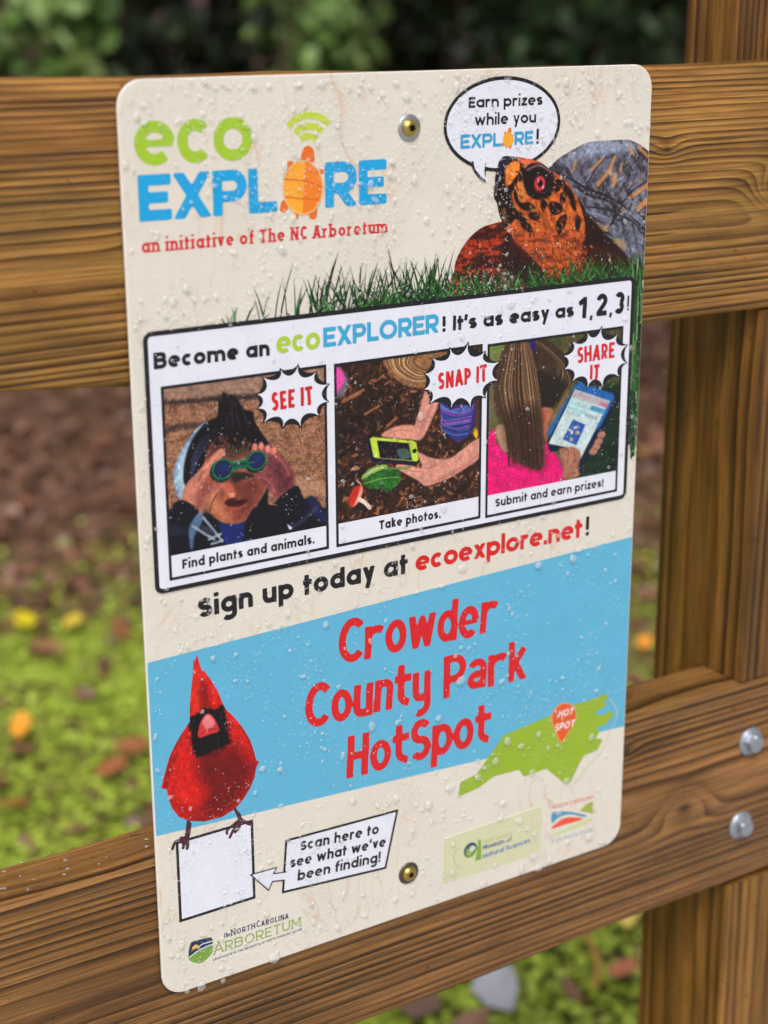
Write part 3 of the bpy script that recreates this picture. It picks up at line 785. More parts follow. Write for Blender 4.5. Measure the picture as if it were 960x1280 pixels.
for i in range(760):
    x = 36 + 268 * gr.random() ** .72
    t_ = (x - 36) / 268
    if x < 95 and gr.random() < .62: continue
    if 60 < x < 66: continue
    Hm = 15 if x < 60 else 30 if x < 165 else 24 if x < 200 else 19
    blades.append((x, 113 + gr.random(), Hm * gr.uniform(.22, 1) ** 1.3 * (1.35 if gr.random() < .1 else 1), gr.gauss(0, 4.2), gr.uniform(.2, .5) * (1.5 if gr.random() < .15 else 1), gr.choice(gcols), gr.uniform(0, 3.5)))
blades.sort(key=lambda b: -b[2])
for b in blades: blade(*b)
for i in range(70):
    yb = gr.uniform(135, 214)
    blade(gr.uniform(297, 304), yb, gr.uniform(25, 60), gr.gauss(0, 2.2), gr.uniform(.5, 1.1), gr.choice(gcols + [(150, 180, 130), (20, 50, 24)]), 1)
Dg = np.maximum(Dg, np.where(gp.X > 296.5, -1, 0) + np.where(gp.X > 296.5, 0, gp.Y - 113))
Dg = np.maximum(Dg, gp.X - 304.1)
# thin grass shows the dark thatch between blades low down where it is dense
tag(cut('grass_picture', Dg, gp.box[0], gp.box[1], gp.cell, 6, M_PRINT, sign, gp.lin()), 'printed green grass blades along the top of the comic panel')
thatch = np.array([(120, 113), (124, 108), (150, 104), (190, 106), (215, 103), (250, 101), (300, 100), (304.2, 98), (304.2, 190), (302, 205), (297, 190), (296, 113)])
th = Paint((118, 96, 304.5, 207), .45, (30, 56, 26))
th.put(sm(.4, .65, fbm(th.X * 3, th.Y * .6, .35, 9)), (62, 96, 46))
Dt = sd_poly(th.X, th.Y, thatch) + (vnoise(th.X, th.Y * .25, .9, 4) - .3) * 6
Dt = np.maximum(np.maximum(Dt, th.X - 304.1), np.where(th.X > 296.5, -5, th.Y - 112.8))
tag(cut('grass_shade_picture', Dt, 118, 96, .45, 4, M_PRINT, sign, th.lin()), 'printed dark thatch among the grass blades')

# ---- speech bubble
bub = cut_shape('speech_bubble', lambda X, Y: (np.hypot((X - 207.4) / 35.2, (Y - 27) / 22.3) - 1) * 24, (170, 3, 245, 51), .4, 3, PANEL, sign)
tag(bub, 'white oval speech bubble with a black rim above the turtle')
cut_shape('bubble_rim', lambda X, Y: np.maximum((np.hypot((X - 207.4) / 36.2, (Y - 27) / 23.3) - 1) * 25, (1 - np.hypot((X - 207.4) / 34.4, (Y - 27) / 21.5)) * 24), (169, 2, 245, 52), .35, 4, BLACK, bub)
tail = V_T((104, 138), (112, 170), (145, 224), (186, 256), (172, 215), (170, 178), (186, 138))
cut_poly('bubble_tail', tail, 5, PANEL, bub, .3)
tl = spline(V_T((110, 150), (118, 188), (145, 226), (186, 256)), 5, False); tr_ = spline(V_T((186, 256), (173, 215), (172, 180), (180, 148)), 5, False)
cut_shape('bubble_rim', lambda X, Y: np.minimum(sd_path(X, Y, tl, .65), sd_path(X, Y, tr_, .65)), (174, 44, 197, 65), .3, 6, BLACK, bub)
lettering('bubble_lettering', 'Earn prizes', (186, 18.4), (231.8, 18.4), 4.0, 1.15, bub, BLACK, 5, gap=.2, K=1.30)
lettering('bubble_lettering', 'while you', (189.7, 27.0), (227.9, 27.0), 4.1, 1.15, bub, BLACK, 5, gap=.2)
lettering('bubble_lettering', 'EXPL', (181.3, 37.9), (206.6, 37.8), 4.9, 1.5, bub, (52, 156, 204), 5, gap=.12)
lettering('bubble_lettering', 'RE', (214.6, 37.8), (226.4, 37.7), 4.9, 1.5, bub, (52, 156, 204), 5, gap=.12)
lettering('bubble_lettering', '!', (228.4, 37.6), (230.0, 37.6), 5.4, 1.5, bub, BLACK, 5)
turtle_emblem(sign, V0((634.6, 174))[0], .30, 6, False)

# ---- comic panel
panel = cut_shape('comic_panel', lambda X, Y: sd_rbox(X, Y, 7.2, 112, 297.3, 236.8, 3.4), (5, 109, 299, 240), .5, 8, PANEL, sign)
tag(panel, 'white comic strip panel with three framed photographs and a headline')
def frame(parent, x0, y0, x1, y1, r, w, layer, nm='panel_border', cell=.3):
    return cut_shape(nm, lambda X, Y: np.maximum(sd_rbox(X, Y, x0, y0, x1, y1, r), -sd_rbox(X, Y, x0 + w, y0 + w, x1 - w, y1 - w, max(r - w, .01))), (x0 - 1, y0 - 1, x1 + 1, y1 + 1), cell, layer, BLACK, parent)
frame(panel, 6.4, 111.0, 298.0, 237.4, 4.2, 2.3, 9)
lettering('headline_lettering', 'Become an', (11.0, 128.6), (71.3, 129.0), 5.7, 1.95, panel, BLACK, 10, K=1.36, gap=.17, A=1.4)
lettering('headline_lettering', 'eco', (75.0, 128.8), (99.2, 128.8), 8.3, 2.3, panel, (168, 200, 60), 10, gap=.10)
lettering('headline_lettering', 'EXPLORER', (100.9, 128.5), (168.8, 128.4), 6.9, 2.2, panel, (60, 164, 206), 10, K=1.40, gap=.12)
lettering('headline_lettering', '!', (171.0, 128.4), (173.2, 128.4), 5.8, 1.9, panel, BLACK, 10, gap=.2)
lettering('headline_lettering', "It's as easy as", (177.4, 128.4), (256.0, 129.2), 5.6, 1.9, panel, BLACK, 10, gap=.17)
lettering('headline_lettering', '1', (259.4, 130.9), (264.6, 130.9), 8.2, 2.7, panel, BLACK, 10, style='comic')
lettering('headline_lettering', ',', (267.4, 130.8), (268.6, 130.8), 7.3, 1.7, panel, BLACK, 10)
lettering('headline_lettering', '2', (271.2, 130.8), (278.8, 130.8), 8.6, 2.7, panel, BLACK, 10, style='comic')
lettering('headline_lettering', ',', (281.0, 130.6), (282.2, 130.6), 7.3, 1.7, panel, BLACK, 10)
lettering('headline_lettering', '3', (284.0, 131.0), (290.8, 131.0), 8.6, 2.7, panel, BLACK, 10, style='comic')
lettering('headline_lettering', '!', (293.0, 129.6), (294.6, 129.6), 5.8, 1.3, panel, BLACK, 10)

def photo_box(x0, y0, x1, y1, ypic, nm, label, P):
    frame(panel, x0, y0, x1, y1, .01, 1.45, 10, 'photo_frame')
    D = sd_rbox(P.X, P.Y, x0 + 1.2, y0 + 1.2, x1 - 1.2, ypic, .01)
    tag(cut(nm, D, P.box[0], P.box[1], P.cell, 9, M_PRINT, panel, P.lin()), label)
def burst(cusps, V, bite=.44, thick=.20):
    P = V(*cusps); c = P.mean(0)
    def shape(k, grow):
        out_ = []
        for i in range(len(P)):
            a, b = P[i], P[(i + 1) % len(P)]; m = (a + b) / 2; L = np.hypot(*(b - a)); nrm = (c - m) / (np.hypot(*(c - m)) + 1e-9)
            a_, b_ = a + (a - c) / np.hypot(*(a - c)) * grow, b + (b - c) / np.hypot(*(b - c)) * grow
            for j in range(9):
                u = j / 9; f = math.sin(math.pi * u) ** .62
                out_.append(a_ * (1 - u) + b_ * u + nrm * L * k * f)
        return np.array(out_)
    cut_poly('burst_outline', shape(bite - thick, .5), 11, BLACK, panel, .3)  # black crescents printed along the bites of the burst
    return cut_poly('burst', shape(bite, -.25), 12, PANEL, panel, .3)

# photograph 1: a child looking through toy binoculars
B = V_B
p = Paint((14, 137, 103, 221), .27, (156, 116, 90))
p.put(sm(.35, .7, fbm(p.X, p.Y * 1.6, .22, 2)), (128, 88, 66)); p.put(sm(.45, .75, fbm(p.X, p.Y, .9, 5)) * .7, (186, 140, 112))
p.put(sm(.62, .75, fbm(p.X, p.Y, 1.7, 15)) * .8, (206, 168, 140)); p.put(sm(.60, .7, fbm(p.X, p.Y, 1.3, 25)) * .7, (92, 62, 48))
p.poly(B((0, 150), (560, 80), (940, 30), (940, 150), (560, 220), (0, 225)), (158, 132, 118), 2, .75, False, tex=.25)
p.poly(B((10, 225), (200, 215), (340, 195), (560, 190), (560, 215), (330, 230), (200, 240), (10, 250)), (44, 36, 38), .9, .8, tex=.4, rag=1)
p.poly(B((20, 385), (100, 355), (250, 350), (240, 375), (100, 385), (30, 410)), (62, 50, 50), 1, .75, rag=1)
p.poly(B((700, 680), (820, 660), (930, 700), (930, 760), (760, 720)), (196, 158, 130), 2, .6)
p.poly(B((262, 343), (200, 385), (130, 480), (80, 590), (72, 660), (85, 730), (115, 785), (150, 700), (170, 560), (230, 420)), (150, 178, 200), .5, tex=.3)
p.poly(B((110, 560), (140, 500), (150, 640), (120, 740), (95, 660)), (196, 214, 228), 1, .6)
HR = (20, 16, 22)
p.poly(B((345, 195), (330, 300), (250, 350), (190, 420), (150, 510), (130, 600), (130, 680), (160, 720), (210, 640), (260, 540), (320, 440), (420, 450), (520, 480), (620, 500), (610, 470), (560, 400), (525, 340), (515, 290), (460, 270), (430, 215), (405, 205), (395, 190), (375, 210)), HR, .5)
for i in range(60):
    u = gr.random(); tipx = 335 + 130 * u + gr.uniform(-28, 18); tipy = 188 + 150 * abs(u - .28) ** 1.1 + gr.uniform(-14, 40)
    p.line(B((290 + 240 * u, 370), (305 + 190 * u + (tipx - 300 - 190 * u) * .4, 300), (tipx, tipy)), gr.uniform(.5, 1.1), HR if i % 5 else (52, 46, 56), .95)
for i in range(16): p.line(B((320 - i * 8, 385 + i * 12), (230 - i * 3, 440 + i * 12), (170, 560 + i * 8)), .35, (66, 74, 108), .7)
p.poly(B((310, 430), (400, 432), (520, 468), (575, 560), (580, 660), (560, 760), (510, 840), (450, 900), (385, 915), (310, 880), (262, 820), (240, 740), (255, 640), (250, 540)), (166, 98, 76), .5, tex=.2)
p.poly(B((310, 432), (400, 436), (520, 470), (560, 530), (480, 520), (390, 560), (330, 540), (270, 560), (270, 480)), (92, 52, 48), 2.2, .9)
p.poly(B((390, 470), (450, 470), (490, 505), (430, 540), (385, 520)), (74, 70, 54), 2.2, .7)
for i in range(34):
    u = gr.random(); p.line(B((285 + 240 * u, 405 + 40 * u), (290 + 240 * u + gr.uniform(-12, 12), 430 + 30 * u), (300 + 235 * u + gr.uniform(-22, 22), 452 + 32 * u + gr.uniform(-10, 26))), gr.uniform(.4, 1.0), HR, .9)
p.poly(B((400, 620), (480, 660), (540, 650), (560, 720), (540, 800), (480, 870), (430, 870), (420, 760), (370, 680)), (112, 56, 48), 3.0, .8)
p.poly(B((270, 750), (310, 720), (330, 800), (380, 880), (330, 880), (270, 820)), (208, 140, 104), 2.0, .75)
p.poly(B((350, 690), (395, 690), (420, 740), (400, 765), (360, 750)), (188, 106, 84), .7); p.poly(B((380, 745), (410, 738), (415, 758), (390, 765)), (232, 170, 150), .4, .8)
p.poly(B((360, 790), (400, 770), (440, 780), (485, 775), (470, 800), (430, 815), (380, 815)), (76, 22, 24), .4); p.poly(B((385, 788), (430, 782), (465, 785), (430, 795)), (30, 16, 20), .3); p.line(B((400, 785), (440, 781)), .35, (150, 120, 112), .7)
p.line(B((365, 822), (420, 832), (480, 805)), 1.0, (172, 86, 74), .8)
# hands
SK = (198, 132, 112)
p.poly(B((345, 494), (360, 520), (310, 580), (262, 640), (240, 690), (250, 712), (300, 700), (350, 690), (345, 710), (310, 740), (262, 780), (235, 835), (200, 850), (120, 800), (118, 770), (145, 690), (200, 630), (262, 560), (310, 510)), SK, .45, tex=.12)
p.poly(B((240, 690), (300, 700), (330, 700), (290, 730), (250, 770), (225, 830), (190, 840), (210, 740)), (146, 78, 70), 1.8, .8)
p.line(B((330, 510), (250, 600), (215, 670)), 1.0, (150, 84, 74), .7, .5); p.line(B((340, 500), (300, 545), (240, 610)), .9, (232, 168, 148), .8)
p.poly(B((560, 478), (600, 485), (640, 495), (690, 540), (730, 620), (745, 700), (720, 760), (660, 780), (620, 740), (560, 690), (530, 650), (560, 600), (600, 560)), (146, 82, 82), .5, tex=.25)
p.poly(B((600, 560), (680, 560), (730, 640), (735, 710), (690, 740), (630, 680)), (104, 54, 64), 2.6, .8, tex=.3)
for cx, cy in ((527, 485), (562, 480), (600, 492), (632, 505)): p.disc(B((cx, cy))[0], 1.5, (222, 140, 128), ry=2.0, soft=.6)
p.line(B((610, 510), (680, 570), (715, 640)), .8, (186, 110, 108), .7); p.line(B((560, 650), (610, 680), (640, 740)), .8, (186, 108, 104), .6)
# binoculars
for cx, cy, r in ((347, 607, 62), (537, 560, 58)):
    c = B((cx, cy))[0]; rx = r * 215 / 960 * .41; ry = r * 215 / 960 * .36
    p.disc((c[0] - .6, c[1] + .9), rx * 1.12, (10, 54, 44), ry=ry * 1.14); p.disc(c, rx * 1.02, (24, 122, 92), ry=ry * 1.04); p.disc(c, rx * .84, (14, 30, 44), ry=ry * .86); p.disc(c, rx * .74, (30, 44, 92), ry=ry * .76)
    p.disc((c[0] + rx * .2, c[1] - ry * .25), rx * .32, (40, 62, 118), .7, 1, ry * .3)
p.poly(B((395, 572), (430, 562), (470, 552), (485, 545), (485, 600), (440, 605), (410, 612)), (18, 104, 80), .4); p.line(B((405, 590), (440, 580), (480, 578)), .7, (8, 50, 42)); p.line(B((405, 571), (440, 562), (480, 552)), .5, (60, 160, 124))
p.poly(B((400, 640), (430, 625), (500, 630), (520, 650), (460, 665), (410, 680)), (30, 34, 26), .7, .8)
# clothes
p.poly(B((545, 815), (570, 760), (600, 720), (600, 800), (640, 815)), (14, 12, 18), .5)
p.poly(B((40, 870), (110, 780), (210, 835), (200, 880), (260, 850), (330, 900), (400, 920), (470, 900), (530, 820), (650, 810), (640, 790), (755, 700), (800, 770), (850, 760), (900, 820), (940, 850), (940, 1120), (40, 1120)), (17, 18, 34), .5, tex=.4, seed=9)
p.poly(B((320, 905), (390, 918), (465, 905), (468, 970), (440, 1050), (370, 1050), (340, 970)), (28, 48, 120), .7, .95, False, tex=.2)
p.poly(B((820, 780), (860, 765), (905, 830), (940, 860), (940, 900), (880, 900)), (36, 42, 92), .8, .8)
p.poly(B((160, 930), (215, 850), (240, 870), (225, 920), (190, 980), (180, 1050), (165, 1040)), (104, 136, 170), .6, .85)
for L in ([(180, 925), (250, 970), (300, 1000)], [(240, 880), (290, 940), (345, 1010)], [(270, 1000), (300, 985), (335, 970)], [(285, 1025), (320, 1015), (345, 1005)]): p.line(B(*L), 1.3, (168, 178, 192), .85)
p.poly(B((225, 925), (280, 935), (300, 975), (250, 960)), (70, 78, 96), .5, .8)
p.line(B((735, 930), (800, 890), (870, 820)), 2.2, (84, 84, 118), .6, 1.0); p.poly(B((708, 915), (735, 935), (720, 945)), (210, 215, 225), .4)
p.line(B((320, 740), (290, 790), (275, 840)), .4, (30, 20, 22)); p.poly(B((45, 920), (120, 930), (150, 960), (60, 980)), (44, 52, 78), 1, .7)
photo_box(14.0, 137.0, 102.4, 231.8, 219.4, 'photo_print', 'printed photograph of a child holding green binoculars', p)

# photograph 2: hands photographing a leaf and a mushroom with a phone
Q = V_P
p = Paint((107, 138, 196.5, 221), .27, (66, 40, 28))
p.put(sm(.4, .65, fbm(p.X, p.Y, .35, 31)) * .8, (40, 26, 22))
p.chips(1500, p.box, [(122, 76, 50), (92, 58, 42), (150, 100, 68), (70, 44, 34), (44, 28, 24), (104, 62, 38), (36, 24, 22), (172, 122, 88)], 2.0, 41, 2.6, .85)
p.poly(Q((20, 430), (200, 330), (520, 420), (300, 560), (220, 620), (20, 700)), (30, 20, 18), 6, .42)
for a in (((120, 340), 5, 2), ((240, 420), 4, 1.4), ((360, 490), 2.5, 1.6), ((150, 320), 4, 1.5)):
    c = Q(a[0])[0]; p.line([(c[0] - a[1], c[1] + 1.5), (c[0] + a[1], c[1] - 1.5)], a[2], (160, 108, 76), .9)
p.poly(Q((25, 170), (70, 185), (100, 250), (80, 320), (25, 340)), (122, 112, 128), 1.2, .95); p.poly(Q((25, 170), (62, 185), (75, 240), (50, 290), (25, 310)), (222, 84, 170), .8)
# hair
p.poly(Q((310, 120), (420, 85), (620, 60), (720, 40), (700, 110), (640, 170), (600, 280), (500, 285), (420, 260), (350, 200)), (150, 110, 74), .8, tex=.3)
for i in range(34):
    u = i / 33; p.line(Q((330 + 190 * u, 105 - 20 * u), (370 + 120 * u, 190 - 60 * u), (480 + 90 * u, 250 - 70 * u), (640, 240 - 110 * u)), gr.uniform(.5, 1.1), gr.choice([(186, 146, 104), (120, 84, 56), (206, 168, 128), (96, 66, 44)]), .8)
# arms and hands
SK = (206, 150, 136)
p.poly(Q((560, 300), (600, 300), (640, 370), (600, 480), (540, 590), (480, 580), (500, 500), (530, 400)), SK, .6, tex=.1)
p.poly(Q((300, 575), (350, 530), (430, 508), (500, 515), (550, 560), (520, 600), (400, 592)), (210, 152, 134), .6, tex=.1)
p.line(Q((320, 572), (400, 540), (470, 545)), .6, (168, 106, 92), .6); p.line(Q((600, 380), (560, 480), (530, 560)), 1.4, (178, 118, 106), .6, 1.0)
p.poly(Q((650, 420), (655, 380), (720, 372), (850, 370), (870, 440), (840, 540), (790, 600), (730, 600), (680, 540)), (60, 56, 130), .5)
for i in range(26): 
    u = i / 25; p.line(Q((655 + 10 * u, 390 + 150 * u), (720 + 50 * math.sin(u * 9), 420 + 150 * u), (850 - 30 * u, 380 + 180 * u)), gr.uniform(.5, 1.0), gr.choice([(60, 130, 190), (150, 110, 190), (34, 36, 96), (96, 60, 140), (30, 90, 160)]), .8)
p.poly(Q((850, 560), (870, 500), (880, 540), (870, 590)), (222, 176, 60), .5)
p.poly(Q((860, 350), (885, 350), (885, 560), (860, 520)), (92, 62, 44), .5, .9, False)
p.poly(Q((885, 590), (885, 700), (800, 770), (700, 830), (620, 860), (560, 875), (520, 845), (440, 800), (385, 765), (400, 745), (470, 750), (540, 765), (520, 700), (505, 665), (540, 680), (600, 705), (700, 710), (790, 650)), (210, 154, 138), .5, tex=.1)
p.line(Q((400, 760), (480, 785), (550, 790)), .5, (160, 100, 86), .7); p.line(Q((560, 770), (600, 760), (640, 740)), .6, (170, 108, 96), .7); p.line(Q((880, 690), (760, 780), (600, 855)), 1.6, (172, 112, 100), .6, 1)
# phone
p.poly(Q((215, 590), (240, 580), (500, 600), (525, 735), (500, 750), (260, 730), (235, 720)), (22, 28, 62), .4, 1, False)
p.poly(Q((228, 592), (245, 580), (490, 602), (508, 615), (522, 715), (510, 728), (270, 708), (250, 700)), (190, 214, 74), .35, 1, False)
p.poly(Q((272, 602), (460, 618), (482, 720), (290, 705)), (24, 18, 34), .3, 1, False)
q0, q1 = Q((280, 612))[0], Q((478, 712))[0]
p.chips(70, (q0[0] + 1, q0[1] + 1, q1[0] - 1, q1[1] - 1), [(88, 60, 92), (52, 38, 62), (120, 96, 120), (60, 90, 84), (150, 60, 90)], .8, 77, 2, .7)
p.poly(Q((390, 660), (450, 650), (475, 700), (420, 715)), (96, 128, 112), .5, .8); p.disc(Q((497, 664))[0], 1.3, (16, 16, 16), ry=1.1); p.disc(Q((262, 690))[0], 1.0, (226, 236, 160))
# leaf, mushroom
p.poly(Q((180, 820), (230, 770), (310, 745), (330, 765), (250, 800), (190, 835)), (142, 176, 96), .4); p.line(Q((190, 815), (260, 775), (320, 760)), .6, (196, 214, 150))
p.poly(Q((185, 860), (240, 810), (320, 775), (400, 790), (415, 830), (390, 870), (350, 900), (330, 915), (300, 890), (250, 895)), (46, 110, 42), .4, tex=.35, rag=.8)
p.line(Q((200, 860), (300, 830), (400, 820)), .6, (120, 168, 84)); p.line(Q((290, 830), (330, 880)), .4, (110, 158, 80)); p.line(Q((320, 765), (400, 770), (470, 760)), 1.4, (110, 150, 70), .8)
p.poly(Q((105, 940), (135, 885), (175, 870), (185, 890), (165, 950), (130, 1000), (105, 985)), (196, 54, 40), .35); p.poly(Q((175, 872), (188, 900), (165, 965), (128, 1000), (150, 950)), (232, 160, 140), .35, .95)
p.line(Q((165, 955), (200, 975), (228, 1005)), 2.2, (222, 206, 196)); p.line(Q((150, 840), (175, 865)), 1.0, (190, 160, 130))
photo_box(106.7, 137.3, 196.3, 231.9, 219.6, 'photo_print', 'printed photograph of hands taking a picture of a leaf with a phone', p)

# photograph 3: a child with a ponytail, seen from behind, holding a tablet
G = V_G
p = Paint((200, 138.5, 291.5, 222), .27, (70, 84, 44))
p.put(sm(.4, .65, fbm(p.X, p.Y, .18, 51)), (96, 88, 58)); p.put(sm(.5, .75, fbm(p.X, p.Y, .8, 57)) * .7, (128, 120, 84))
p.poly(G((700, 420), (920, 380), (920, 980), (640, 1000), (650, 700)), (20, 56, 34), 2.5, .95, False, tex=-.7, rgb2=(14, 36, 24), tsc=.3, seed=4)
p.poly(G((50, 130), (180, 120), (160, 210), (110, 260), (50, 230)), (132, 150, 80), 2, .8)
p.poly(G((50, 380), (110, 380), (120, 600), (60, 700), (50, 700)), (120, 112, 84), 1.5, .8)
p.poly(G((560, 80), (760, 40), (920, 20), (920, 200), (560, 200)), (96, 84, 52), 2, .7, False, tex=.4)
# head of hair
p.poly(G((310, 100), (400, 90), (480, 130), (550, 200), (585, 300), (590, 390), (550, 440), (500, 520), (430, 560), (370, 560), (330, 400)), (72, 56, 40), .7, tex=.3)
for i in range(46):
    u = i / 45; p.line(G((345 + 40 * u, 110 + 10 * u), (430 + 90 * u, 170 + 70 * u), (500 + 80 * u, 260 + 120 * u), (470 + 50 * u, 430 + 40 * u)), gr.uniform(.4, .9), gr.choice([(132, 108, 78), (60, 46, 34), (160, 134, 98), (46, 36, 28)]), .7)
p.poly(G((360, 330), (450, 320), (540, 360), (550, 440), (480, 530), (390, 545), (360, 440)), (34, 28, 22), 2, .75)
p.poly(G((380, 560), (430, 540), (470, 560), (440, 640), (430, 760), (390, 700)), (198, 130, 104), .7); p.poly(G((385, 570), (430, 548), (455, 575), (420, 635), (390, 640)), (190, 108, 84), .5, .9)
p.line(G((440, 560), (470, 600), (450, 700)), 2.2, (150, 118, 78), .8, .8); p.line(G((560, 440), (490, 580), (440, 720)), 3.0, (140, 116, 76), .7, 1)
# shirt
p.poly(G((50, 740), (90, 690), (110, 780), (200, 850), (330, 900), (400, 860), (420, 760), (470, 830), (510, 880), (540, 980), (540, 1100), (40, 1110)), (222, 22, 124), .6, tex=.12)
p.poly(G((95, 690), (130, 650), (190, 700), (200, 850), (130, 800)), (176, 140, 116), .8)
# ponytail
p.poly(G((175, 120), (310, 100), (340, 200), (370, 400), (400, 600), (410, 780), (405, 920), (370, 945), (300, 925), (220, 880), (180, 780), (150, 640), (110, 600), (85, 500), (90, 330), (120, 230)), (92, 68, 48), .6, tex=.25)
for i in range(80):
    u = i / 79; x0, x1, x2 = 180 + 130 * u, 95 + 270 * u, 170 + 235 * u
    p.line(G((x0, 125), (x1 * .5 + x0 * .5 + 6, 250), (x1 + 12, 430), (x2 - 6, 680), (x2 + 12, gr.uniform(760, 925))), gr.uniform(.4, 1.0), gr.choice([(146, 116, 84), (74, 50, 36), (176, 146, 110), (54, 36, 28), (104, 76, 54)]), .75)
p.poly(G((170, 560), (380, 560), (410, 800), (400, 935), (300, 920), (200, 860)), (44, 22, 16), 4, .62)
p.poly(G((310, 100), (350, 90), (356, 180), (340, 175), (325, 150)), (52, 36, 116), .5)
# tablet
p.poly(G((430, 760), (480, 650), (600, 430), (620, 375), (690, 400), (850, 440), (880, 470), (880, 520), (790, 700), (690, 870), (640, 985), (640, 800), (450, 830)), (24, 32, 62), .5, 1, False)
p.poly(G((610, 400), (640, 372), (860, 450), (868, 480), (780, 660), (740, 700), (690, 790), (830, 500), (600, 425), (470, 690), (440, 740), (432, 700)), (38, 110, 176), .5, 1, False)
p.poly(G((612, 422), (838, 498), (650, 870), (560, 800), (440, 775)), (196, 214, 214), .4, 1, False)
p.poly(G((612, 424), (836, 500), (815, 545), (590, 470)), (178, 164, 170), .7, .8, False)
p.poly(G((720, 525), (812, 555), (800, 585), (708, 555)), (88, 156, 190), .4, 1, False)
for (a, b, c_) in (((585, 505), (700, 545), (160, 206, 214)), ((570, 540), (680, 580), (150, 196, 206)), ((690, 590), (750, 612), (150, 170, 176)), ((560, 570), (640, 590), (170, 190, 196)), ((780, 520), (820, 530), (196, 110, 150))): p.line(G(a, b), 2.0, c_, .8, .5)
p.poly(G((600, 618), (680, 652), (620, 785), (532, 745)), (54, 96, 168), .35, 1, False)
p.chips(16, tuple(np.r_[G((575, 665))[0], G((640, 745))[0]]), [(220, 214, 180), (150, 180, 214), (196, 180, 120)], 1.1, 8, 1.5, .8)
# fingers
p.poly(G((510, 810), (560, 800), (600, 795), (640, 820), (650, 860), (630, 930), (635, 985), (540, 1000), (535, 930), (520, 870)), (172, 122, 100), .6, tex=.18)
p.line(G((560, 810), (570, 850), (560, 900)), .6, (120, 74, 62), .7); p.line(G((600, 805), (612, 850), (605, 900)), .6, (120, 74, 62), .7)
for c_ in ((783, 718), (765, 762), (750, 795), (732, 823)): p.disc(G(c_)[0], 3.0, (176, 130, 112), ry=2.2, soft=.5); 
for c_ in ((778, 738), (762, 778), (742, 810)): p.line(G(c_, (c_[0] + 20, c_[1] + 6)), .5, (80, 50, 44), .8)
photo_box(199.4, 137.9, 291.0, 232.4, 220.0, 'photo_print', 'printed photograph of a child with a long ponytail holding a blue tablet', p)

burst([(568, 92), (668, 46), (768, 22), (872, 62), (942, 132), (938, 232), (888, 312), (785, 378), (680, 380), (572, 350), (538, 272), (535, 190)], V_B)
burst([(539, 447), (561, 434), (584.4, 427), (606, 438.5), (624, 452), (622, 475), (606, 497), (588, 510), (562, 512.5), (535.5, 505), (528.5, 487), (529, 467)], V0)
burst([(590, 110), (690, 48), (785, 12), (892, 62), (952, 134), (948, 250), (900, 340), (795, 415), (688, 422), (590, 372), (540, 292), (535, 205)], V_G)
lettering('burst_lettering', 'SEE IT', (71.6, 156.4), (94.4, 156.0), 6.6, 1.85, panel, RED, 13, K=1.42, style='comic', gap=.12, seed=3)
lettering('burst_lettering', 'SNAP IT', (168.4, 158.0), (199.2, 157.4), 6.3, 1.75, panel, RED, 13, K=1.42, style='comic', gap=.12, seed=4)
lettering('burst_lettering', 'SHARE', (259.2, 155.2), (285.2, 154.8), 6.2, 1.7, panel, RED, 13, K=1.42, style='comic', gap=.12, seed=5)
lettering('burst_lettering', 'IT', (268.3, 165.3), (274.9, 165.3), 5.8, 1.9, panel, RED, 13, K=1.42, style='comic', gap=.14, seed=6)
lettering('caption_lettering', 'Find plants and animals.', (21.0, 227.1), (94.0, 227.4), 3.55, 1.08, panel, BLACK, 10, K=1.34, gap=.2)
lettering('caption_lettering', 'Take photos.', (132.4, 227.0), (170.6, 227.2), 3.55, 1.08, panel, BLACK, 10, K=1.34, gap=.2)
lettering('caption_lettering', 'Submit and earn prizes!', (206.0, 227.2), (280.8, 227.8), 3.55, 1.02, panel, BLACK, 10, K=1.24, gap=.2)

# ---- sign-up line and the park's name
lettering('website_lettering', 'Sign up today at', (28.6, 254.0), (150.2, 254.2), 8.2, 2.7, sign, BLACK, 2, K=1.2, A=1.34, gap=.17, label='black words of the sign-up line')
lettering('website_lettering', 'ecoexplore.net', (155.0, 254.3), (267.0, 255.2), 8.2, 2.55, sign, RED, 2, A=1.40, gap=.12, label='red web address in the sign-up line')
lettering('website_lettering', '!', (269.6, 255.0), (271.8, 255.0), 8.2, 2.3, sign, BLACK, 2, K=1.36, label='black exclamation mark after the web address')
PK = dict(A=1.32, K=1.32, style='comic', gap=.05, wmod={'C': 1.22, 'r': 1.4, 'P': 1.12, 'k': 1.1, 'S': 1.1, '+': 1.15, 'w': .95, 'H': .95})
lettering('park_name_lettering', 'Crowder', (107.2, 296.4), (209.2, 299.4), 18.4, 4.3, sign, RED, 3, seed=12, label='red comic lettering, first line of the park name', **PK)
lettering('park_name_lettering', 'Coun+Y', (86.6, 327.8), (164.8, 330.0), 18.4, 4.3, sign, RED, 3, D=-.42, seed=13, label='red comic lettering, second line of the park name, first word', **PK)
lettering('park_name_lettering', 'P@rk', (173.2, 330.6), (230.0, 332.2), 18.4, 4.3, sign, RED, 3, seed=15, label='red comic lettering, second line of the park name, last word', **PK)
lettering('park_name_lettering', 'Ho+Spo+', (111.4, 362.8), (205.6, 365.0), 18.2, 4.3, sign, RED, 3, D=-.34, seed=14, label='red comic lettering, third line of the park name', **PK)

